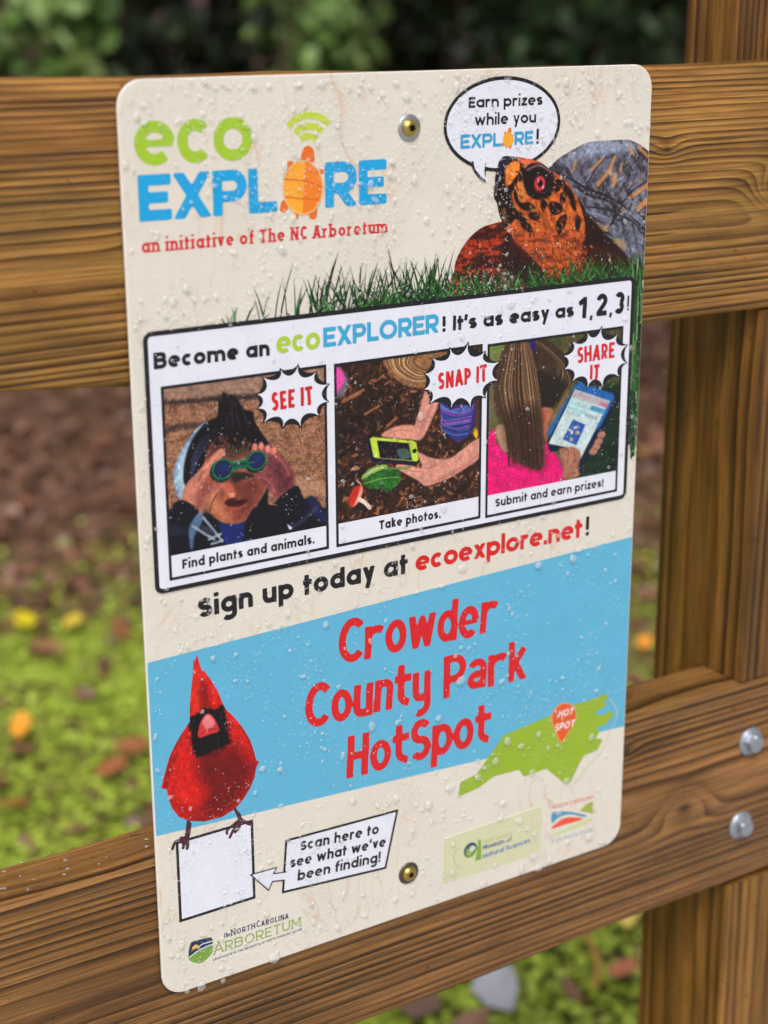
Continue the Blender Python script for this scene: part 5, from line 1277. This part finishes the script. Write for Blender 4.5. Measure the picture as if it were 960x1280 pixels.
ANCH = [('the green letters of the logo', 36, 27), ('the blue letters EXPL', 42, 51), ('the orange turtle emblem', 91, 50), ('the blue letters RE', 121, 51), ('the signal arcs', 91, 25), ('the upper screw', 151, 26), ('the lower screw', 150, 431),
        ('the speech bubble', 207, 27), ('the eye of the printed turtle', 249, 62), ('the red tagline', 75, 74), ('the headline words Become an', 40, 126), ('the headline word EXPLORER', 136, 125), ('the headline words as easy as', 225, 126), ('the numbers of the headline', 277, 126),
        ('the binoculars photograph', 58, 180), ('the phone photograph', 150, 180), ('the tablet photograph', 245, 180), ('the caption Take photos', 150, 226), ('the words Sign up', 50, 250), ('the web address', 210, 251), ('the red word Crowder', 158, 288), ('the red word County', 125, 320), ('the red word Park', 202, 320),
        ('the red word HotSpot', 158, 355), ('the red bird', 36, 330), ('the orange map pin', 259, 364), ('the pointed end of the green state', 200, 390), ('the middle of the green state', 235, 380), ('the blank label', 33, 393), ('the call-out words', 108, 405), ('the shield emblem', 20, 438),
        ('the thin arboretum capitals', 56, 440), ('the olive sticker', 222, 428), ('the small swoosh emblem', 267, 432), ('the top left corner', 6, 6), ('the top right corner', 298, 6), ('the bottom left corner', 6, 450), ('the bottom right corner', 298, 450), ('the top edge of the sign', 75, 4), ('the top edge, right part', 262, 5), ('the grass tips', 95, 95)]
ORD = ['nearest', 'second nearest', 'third nearest', 'fourth nearest', 'fifth nearest', 'sixth nearest', 'seventh nearest', 'eighth nearest', 'ninth nearest', 'tenth nearest']
drops_by = {}
for q_ in BIG:
    c = V0(q_[:2])[0]; e = V0((q_[0], q_[1] + q_[3] / 2), (q_[0] + q_[2] / 2, q_[1]))
    if not (1.5 < c[0] < SW - 1.5 and 1.5 < c[1] < SH + 1): continue
    nm, ax, ay = min(ANCH, key=lambda a: math.hypot(a[1] - c[0], (a[2] - c[1]) * 1.3))
    dx_, dy_ = c[0] - ax, c[1] - ay
    side = ('right of' if dx_ > 0 else 'left of') if abs(dx_) > abs(dy_) else ('below' if dy_ > 0 else 'above')
    if math.hypot(dx_, dy_) < 5: side = 'on'
    drops_by.setdefault((nm, side), []).append((math.hypot(dx_, dy_), q_))
DROP_LABEL = {}
for (nm, side), L in drops_by.items():
    L.sort()
    for k, (_, q_) in enumerate(L):
        shape = 'long' if q_[3] > q_[2] * 1.35 else 'wide' if q_[2] > q_[3] * 1.35 else 'big round' if q_[2] * q_[3] > 95 else 'round'
        DROP_LABEL[q_] = shape + ' raindrop ' + side + ' ' + nm + (', ' + ORD[min(k, 9)] + ' there' if len(L) > 1 else '')
for (px_, py_, w_, h_) in BIG:
    c = V0((px_, py_))[0]; e = V0((px_ + w_ / 2, py_ + h_ / 2), (px_ - w_ / 2, py_ - h_ / 2)); rx, ry = abs(e[0, 0] - e[1, 0]) / 2 * .92, abs(V0((px_, py_ + h_ / 2))[0][1] - c[1]) * .95
    if not (1.5 < c[0] < SW - 1.5 and 1.5 < c[1] < SH + 1): continue
    vs, fs = dome(dr, c[0], c[1], rx, ry, .36 * min(rx, ry) + .25, 20, 6)
    z = zone(*c)
    tag(link('raindrop', drop_mesh('raindrop', vs, fs, BASE), M_WATER), DROP_LABEL[(px_, py_, w_, h_)], 'raindrop', 'large raindrops on the sign')
vs_all, fs_all = [], []
def density(x, y):
    z = zone(x, y); n = vnoise(np.array([x]), np.array([y]), .045, 3)[0] * .6 + vnoise(np.array([x]), np.array([y]), .12, 9)[0] * .4
    return {'blue': .34, 'panel': .15, 'head': .80, 'line': .5, 'foot': .55}[z] * (.10 + 3.2 * max(0, n - .36)) * (.25 if y > 45 and x > 215 and y < 112 else 1)
placed = []
for i in range(74000):
    x, y = dr.uniform(1.5, SW - 1.5), dr.uniform(1.5, SH - 1.5)
    if sd_rbox(np.array(x), np.array(y), 0, 0, SW, SH, 12.5) > -1: continue
    if dr.random() > density(x, y): continue
    r = .25 * math.exp(dr.gauss(0, .42)); r = min(r, 1.3)
    if dr.random() < .022: r = dr.uniform(.8, 1.35)
    if (x - 150.7) ** 2 + (y - 26.4) ** 2 < 60 or (x - 150.5) ** 2 + (y - 431) ** 2 < 60: continue
    v, f = dome(dr, x, y, r * dr.uniform(.8, 1.25), r * dr.uniform(.85, 1.2), r * .42, 12 if r > .6 else 7, 4 if r > .6 else 2, wob=.18)
    k = len(vs_all); vs_all += v; fs_all += [tuple(a + k for a in q) for q in f]
tag(link('small_raindrops', drop_mesh('small_raindrops', vs_all, fs_all, BASE), M_WATER), 'fine beads of rain scattered over the whole face of the sign', 'raindrops', kind='stuff')

V, F = [], []
def bead(cx, cy, cz, r, up, hang=1.0):
    k = len(V); n = 8
    for j in range(3):
        a = j / 3 * math.pi / 2; rr_ = r * math.cos(a); hh = r * .6 * hang * math.sin(a)
        for i in range(n): V.append((cx + rr_ * math.cos(i * math.pi / 4), cy + rr_ * math.sin(i * math.pi / 4), cz + up * hh))
    V.append((cx, cy, cz + up * r * .6 * hang))
    for j in range(2):
        for i in range(n): F.append((k + j * n + i, k + (j + 1) * n + i, k + (j + 1) * n + (i + 1) % n, k + j * n + (i + 1) % n)[::up])
    for i in range(n): F.append((k + 2 * n + i, k + 3 * n, k + 2 * n + (i + 1) % n)[::up])
for i in range(90):
    bead(dr.uniform(-.12, .40), dr.uniform(.008, .038), -.3785 + .0004, dr.uniform(.0004, .0011), 1, .6)
for i in range(26):
    bead(dr.uniform(-.1, .45), dr.uniform(.007, .012), -.519 - .0002, dr.uniform(.0005, .0011), -1, 1.4)
tag(link('rail_raindrops', mesh_from('rail_raindrops', V, F, True), M_WATER), 'fine beads of rain lying on and hanging under the lower wooden rail', 'raindrops', kind='stuff')

# ------------------------------------------------------------------ ground, litter, moss, thicket
GZ = -1.10
t = NT('ground_soil'); o = t.obj()
n1 = t.noise(o, 1.7, 5, .6); n2 = t.noise(o, 9, 5, .65); n3 = t.noise(o, 45, 4, .7)
sep = t.n('ShaderNodeSeparateXYZ'); t.l(o, sep.inputs[0])
far = t.math('ADD', t.math('MULTIPLY', sep.outputs[0], .53), t.math('MULTIPLY', sep.outputs[1], .85))      # distance from the fence towards the wood
edge = t.ramp(t.math('ADD', t.math('MULTIPLY', far, .25), t.math('MULTIPLY', t.math('SUBTRACT', n1, .5), .5)), [(.56, 0.0), (.72, 1.0)])
moss = t.ramp(n2, [(.25, lin((134, 144, 44))), (.5, lin((156, 176, 54))), (.8, lin((176, 194, 74)))])
soil = t.ramp(n2, [(.25, lin((62, 40, 30))), (.5, lin((104, 72, 54))), (.8, lin((130, 96, 78)))])
bare = t.ramp(t.noise(o, 3.2, 4, .6), [(.40, 0.0), (.55, 1.0)])
g0 = t.mix(t.math('MULTIPLY', bare, .75), moss, soil)
g0 = t.mix(edge, g0, soil)
bounce_mask = t.ramp(t.math('ADD', t.math('MULTIPLY', sep.outputs[1], -.5), t.math('MULTIPLY', n1, .3)), [(.12, 0.0), (.22, 1.0)])
bounce_grit = t.ramp(n3, [(.3, lin((142, 140, 140))), (.7, lin((186, 184, 184)))])
g0 = t.mix(1.0, g0, t.ramp(n3, [(.3, .7), (.7, 1.15)]), 'MULTIPLY')
g0 = t.mix(bounce_mask, g0, bounce_grit)       # unseen pale gravel, added on the viewer's side for a neutral bounce
t.l(g0, t.b.inputs['Base Color']); t.b.inputs['Roughness'].default_value = .85
t.bump(t.math('ADD', n2, t.math('MULTIPLY', n3, .3)), .012)
M_GROUND = t.m
nx = 120; xs = np.linspace(-40, 60, nx); ys = np.linspace(-40, 70, nx)
def gheight(x, y):
    f = max(0, .53 * x + .85 * y - 4.5); return GZ + .03 * math.sin(x * 1.7) * math.cos(y * 1.3) + min(f, 60) * .03
V = [(x, y, gheight(x, y)) for y in ys for x in xs]
Fc = [(j * nx + i, j * nx + i + 1, (j + 1) * nx + i + 1, (j + 1) * nx + i) for j in range(nx - 1) for i in range(nx - 1)]
tag(link('ground', mesh_from('ground', V, Fc, True), M_GROUND), kind='structure')

def leaf_mat(name, cols, rough=.45, trans=.0):
    t = NT(name); oi = t.n('ShaderNodeObjectInfo'); g = t.n('ShaderNodeNewGeometry')
    rnd_ = g.outputs['Random Per Island']
    st_ = [(i / max(1, len(cols) - 1), lin(c)) for i, c in enumerate(cols)]
    c = t.ramp(rnd_, st_)
    c = t.mix(1.0, c, t.ramp(t.noise(t.obj(), 40, 3), [(.3, .75), (.7, 1.15)]), 'MULTIPLY')
    t.l(c, t.b.inputs['Base Color']); t.b.inputs['Roughness'].default_value = rough
    return t.m
M_LITTER = leaf_mat('leaf_litter', [(78, 54, 40), (104, 72, 52), (128, 90, 68), (90, 62, 46), (142, 106, 82), (112, 70, 48), (86, 64, 52)], .4)
M_MOSS = leaf_mat('moss_and_grass', [(140, 158, 40), (154, 176, 50), (168, 190, 60), (148, 166, 50), (178, 196, 80)], .6)
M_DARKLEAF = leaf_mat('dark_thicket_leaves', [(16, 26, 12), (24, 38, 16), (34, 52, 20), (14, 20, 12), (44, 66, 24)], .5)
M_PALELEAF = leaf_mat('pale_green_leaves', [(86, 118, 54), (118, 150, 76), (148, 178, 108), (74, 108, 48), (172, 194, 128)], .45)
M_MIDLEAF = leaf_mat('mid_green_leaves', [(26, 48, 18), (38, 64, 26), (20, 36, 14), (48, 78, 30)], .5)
M_BARK = simple('bark', (70, 52, 40), .9, 0, .3, 20, .01)
M_TWIG = leaf_mat('twigs', [(60, 40, 30), (90, 62, 46), (120, 86, 66)], .7)

def leaf_geo(V, F, c, size, rng, tilt=1.0, ar=.55, up=None):
    """one cupped leaf of four small faces"""
    yaw = rng.uniform(0, 6.28); pi = rng.gauss(0, .5) * tilt; ro = rng.gauss(0, .5) * tilt
    Rm_ = Matrix.Rotation(yaw, 3, 'Z') @ Matrix.Rotation(pi, 3, 'Y') @ Matrix.Rotation(ro, 3, 'X')
    k = len(V); L, w = size, size * ar; cu = rng.uniform(.05, .25) * size
    for p_ in ((-L, 0, cu), (-L * .35, -w, cu * .6), (L * .4, -w * .8, cu * .7), (L, 0, cu * .4), (L * .4, w * .8, cu * .8), (-L * .35, w, cu * .5), (0, 0, 0)):
        q_ = Rm_ @ Vector(p_); V.append((c[0] + q_.x, c[1] + q_.y, c[2] + q_.z))
    F += [(k, k + 1, k + 6), (k + 1, k + 2, k + 6), (k + 2, k + 3, k + 6), (k + 3, k + 4, k + 6), (k + 4, k + 5, k + 6), (k + 5, k, k + 6)]
HEAD = math.atan2(.511, .807)
def wedge(rng, d0, d1, spread=.36, p=1.0):
    """a spot on the ground seen past the fence, d metres from the viewer"""
    d = d0 + (d1 - d0) * rng.random() ** p; a = HEAD + rng.uniform(-spread, spread)
    return CAM_POS[0] + d * math.sin(a), CAM_POS[2] + d * math.cos(a), d
gl = random.Random(21)
V, F = [], []
for i in range(15000):
    x, y, d = wedge(gl, 1.2, 9.0)
    if d < 3.0 and gl.random() > (.55 if vnoise(np.array([x]), np.array([y]), 2.2, 8)[0] > .50 else .13): continue
    leaf_geo(V, F, (x, y, gheight(x, y) + gl.uniform(.005, .03)), gl.uniform(.012, .034), gl, .8)
tag(link('leaf_litter', mesh_from('leaf_litter', V, F), M_LITTER), 'brown fallen leaves covering the ground under the trees', 'leaf litter', kind='stuff')
V, F = [], []
for i in range(42000):
    x, y, d = wedge(gl, 1.2, 3.9, .36, .8)
    if vnoise(np.array([x]), np.array([y]), 2.2, 8)[0] > .52 and gl.random() < .75: continue
    if d > 3.0 and gl.random() < (d - 3.0) / .7: continue
    leaf_geo(V, F, (x, y, gheight(x, y) + gl.uniform(.003, .02)), gl.uniform(.0045, .011), gl, .6, .7)
tag(link('mossy_grass', mesh_from('mossy_grass', V, F), M_MOSS), 'bright yellow-green moss and low grass behind the fence', 'ground cover', kind='stuff')

# single fallen leaves that stand out
def leaf_thing(sx, sy, size, rgb, label, rng, ar=.6):
    d = R_CAM.T @ np.array([(sx - 480) / F_PX, (sy - 640) / F_PX, 1]); k = (1.075 - CAM_POS[1]) / d[1]; q = CAM_POS + k * d
    V, F = [], []; leaf_geo(V, F, (0, 0, 0), size, rng, .5, ar)
    me = mesh_from('fallen_leaf', V, F); o_ = link('fallen_leaf', me, simple('leaf_%d_%d_%d' % rgb, rgb, .45, 0, .25, 30))
    o_.location = (q[0], q[2], gheight(q[0], q[2]) + .035); tag(o_, label, 'leaf', 'fallen leaves on the moss')
lr = random.Random(3)
for sx, sy, sz, rgb, lb in ((30, 765, .035, (206, 190, 30), 'yellow leaf on the moss at the far left edge'), (90, 768, .032, (214, 190, 60), 'pale yellow leaf left of the sign, second from the picture edge'),
        (172, 785, .030, (200, 180, 40), 'olive yellow leaf touching the sign edge in view, left side'), (118, 672, .022, (206, 180, 90), 'cream yellow leaf on the brown litter left of the sign'),
        (78, 670, .022, (150, 168, 96), 'pale green leaf on the brown litter left of the sign'), (26, 905, .030, (222, 150, 40), 'orange leaf on the moss at the lower left edge'),
        (75, 940, .020, (200, 170, 40), 'small mustard leaf on the moss lower left'), (150, 780, .03, (140, 86, 54), 'rusty brown leaf left of the sign'), (165, 935, .034, (144, 88, 52), 'curled russet leaf beside the sign low on the left'),
        (60, 800, .036, (150, 108, 74), 'broad tan leaf left of the sign above the moss'), (140, 960, .03, (158, 92, 56), 'reddish leaf on moss below the russet one'), (15, 1010, .03, (150, 76, 50), 'dark red leaf by the lower rail at the left edge'),
        (805, 808, .020, (232, 140, 30), 'bright orange leaf seen between sign and post'), (800, 705, .02, (150, 100, 80), 'dull brown leaf seen between sign and post'), (800, 580, .02, (210, 170, 40), 'small yellow leaf between sign and post, far back'),
        (622, 1262, .045, (170, 172, 180), 'grey upturned leaf on the grass below the lower rail'), (565, 1248, .016, (214, 200, 60), 'small yellow leaf below the lower rail'), (778, 1240, .030, (206, 130, 96), 'salmon pink leaf on the grass below the lower rail'),
        (520, 1272, .04, (110, 84, 70), 'dull brown leaf below the lower rail left of the grey one'), (785, 1170, .022, (214, 190, 90), 'pale yellow leaf tucked under the lower rail by the post'), (30, 620, .02, (190, 110, 90), 'pinkish leaf on the brown litter, upper left')):
    leaf_thing(sx, sy, sz, rgb, lb, lr)
d = R_CAM.T @ np.array([(738 - 480) / F_PX, (1215 - 640) / F_PX, 1]); k = (1.05 - CAM_POS[1]) / d[1]; q = CAM_POS + k * d
V, F = [], []
for i in range(9):
    for a in range(6): V.append((.004 * math.cos(a * 1.047) + .012 * math.sin(i * .5), .004 * math.sin(a * 1.047), i * .012))
for i in range(8):
    for a in range(6): F.append((i * 6 + a, i * 6 + (a + 1) % 6, (i + 1) * 6 + (a + 1) % 6, (i + 1) * 6 + a))
st_ = link('dry_stalk', mesh_from('dry_stalk', V, F, True), simple('dry_stalk', (206, 150, 84), .7)); st_.location = (q[0], q[2], -1.09); tag(st_, 'upright orange-brown dry stalk in the grass below the lower rail', 'stalk')

# shrubs and trees of the wood
def shrub(x, y, w, h, n, size, mat, label, rng, group='shrubs at the edge of the wood', low=.1):
    z0 = gheight(x, y)
    root = tag(empty('shrub', (x, y, z0)), label, 'shrub', group)
    V, F = [], []
    cl = [(rng.gauss(0, w * .32), rng.gauss(0, w * .25), rng.uniform(low, 1) * h) for _ in range(max(8, n // 60))]
    for i in range(n):
        c = rng.choice(cl); r = w * .16
        leaf_geo(V, F, (x + c[0] + rng.gauss(0, r), y + c[1] + rng.gauss(0, r), z0 + max(.05, c[2] + rng.gauss(0, r))), size * rng.uniform(.6, 1.3), rng, 1.6, .5)
    link('foliage', mesh_from('foliage', V, F), mat, root)
    V, F = [], []
    for s_ in range(7):
        c = rng.choice(cl); n_ = 7; base = len(V)
        for i in range(n_ + 1):
            u = i / n_; r = .022 * (1 - u * .8)
            for a in range(5): V.append((x + c[0] * u + r * math.cos(a * 1.257) + .03 * math.sin(u * 5 + s_), y + c[1] * u + r * math.sin(a * 1.257), z0 - .05 + c[2] * u))
        for i in range(n_):
            for a in range(5): F.append((base + i * 5 + a, base + i * 5 + (a + 1) % 5, base + (i + 1) * 5 + (a + 1) % 5, base + (i + 1) * 5 + a))
    link('stem', mesh_from('stem', V, F, True), M_BARK, root)
def at(px_, d):
    """ground spot at distance d straight ahead under a surveyed bearing"""
    v = R_CAM.T @ np.array([(px_ - 480) / F_PX, -.31, 1]); v = v / math.hypot(v[0], v[2]); return CAM_POS[0] + v[0] * d, CAM_POS[2] + v[2] * d
sr = random.Random(9)
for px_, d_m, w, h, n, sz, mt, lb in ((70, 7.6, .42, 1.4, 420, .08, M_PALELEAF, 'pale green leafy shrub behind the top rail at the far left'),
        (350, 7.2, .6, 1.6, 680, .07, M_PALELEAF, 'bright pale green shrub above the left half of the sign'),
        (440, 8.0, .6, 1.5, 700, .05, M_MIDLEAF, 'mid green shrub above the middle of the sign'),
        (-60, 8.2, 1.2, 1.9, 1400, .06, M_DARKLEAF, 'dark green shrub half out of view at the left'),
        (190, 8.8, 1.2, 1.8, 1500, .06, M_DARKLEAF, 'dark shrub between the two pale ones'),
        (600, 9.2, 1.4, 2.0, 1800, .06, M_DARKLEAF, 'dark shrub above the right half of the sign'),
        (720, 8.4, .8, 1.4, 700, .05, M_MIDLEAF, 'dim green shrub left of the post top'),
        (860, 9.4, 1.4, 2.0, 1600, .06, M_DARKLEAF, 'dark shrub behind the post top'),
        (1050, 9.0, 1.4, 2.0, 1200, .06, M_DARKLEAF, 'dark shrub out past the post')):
    x, y = at(px_, d_m); shrub(x, y, w, h, n, sz, mt, lb, sr)
def tree(px_, d_m, H, rng, label):
    x, y = at(px_, d_m); z0 = gheight(x, y)
    root = tag(empty('tree', (x, y, z0)), label, 'tree', 'trees of the wood')
    V, F = [], []; n_ = 12
    for i in range(n_ + 1):
        u = i / n_; r = .17 * (1 - .75 * u) + .05 * (1 - u) ** 6
        for a in range(10): V.append((x + r * math.cos(a * .628) + .1 * math.sin(u * 3 + px_), y + r * math.sin(a * .628), z0 - .1 + H * .8 * u))
    for i in range(n_):
        for a in range(10): F.append((i * 10 + a, i * 10 + (a + 1) % 10, (i + 1) * 10 + (a + 1) % 10, (i + 1) * 10 + a))
    link('trunk', mesh_from('trunk', V, F, True), M_BARK, root)
    V, F = [], []
    cl = [(rng.gauss(0, 1.3), rng.gauss(0, 1.1), rng.uniform(.12, 1) * H) for _ in range(46)]
    for i in range(3400):
        c = rng.choice(cl); leaf_geo(V, F, (x + c[0] + rng.gauss(0, .35), y + c[1] + rng.gauss(0, .35), z0 + max(.2, c[2] + rng.gauss(0, .4))), rng.uniform(.09, .19), rng, 1.6, .5)
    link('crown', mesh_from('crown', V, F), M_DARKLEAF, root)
for px_, d_m, H, lb in ((-120, 11.5, 7, 'dark tree out past the left edge'), (90, 11, 7.5, 'dark tree behind the far left pale shrub'), (300, 12, 8, 'dark tree behind the bright shrub'), (500, 11.2, 7, 'dark tree above the middle of the sign'),
        (690, 12, 8, 'dark tree left of the post top'), (880, 11, 7.4, 'dark tree behind the post top'), (1080, 12, 8, 'dark tree out past the right edge')):
    tree(px_, d_m, H, sr, lb)
# brushwood heap in the gap between sign and post
hx, hy = at(825, 5.2)
V, F = [], []
for i in range(260):
    c = Vector((hx + sr.gauss(0, .35), hy + sr.gauss(0, .35), GZ + abs(sr.gauss(.12, .12)))); dv = Vector((sr.gauss(0, 1), sr.gauss(0, 1), sr.gauss(0, .35))).normalized() * sr.uniform(.08, .3); sd_ = dv.cross(Vector((0, 0, 1))).normalized() * .008; up_ = Vector((0, 0, .008)); k = len(V)
    V += [tuple(c - dv - sd_), tuple(c - dv + sd_), tuple(c - dv + up_), tuple(c + dv - sd_ * .5), tuple(c + dv + sd_ * .5), tuple(c + dv + up_ * .5)]; F += [(k, k + 1, k + 4, k + 3), (k + 1, k + 2, k + 5, k + 4), (k + 2, k, k + 3, k + 5)]
tag(link('brushwood', mesh_from('brushwood', V, F), M_TWIG), 'heap of brown twigs and dead leaves beyond the gap between sign and post', 'brushwood', kind='stuff')
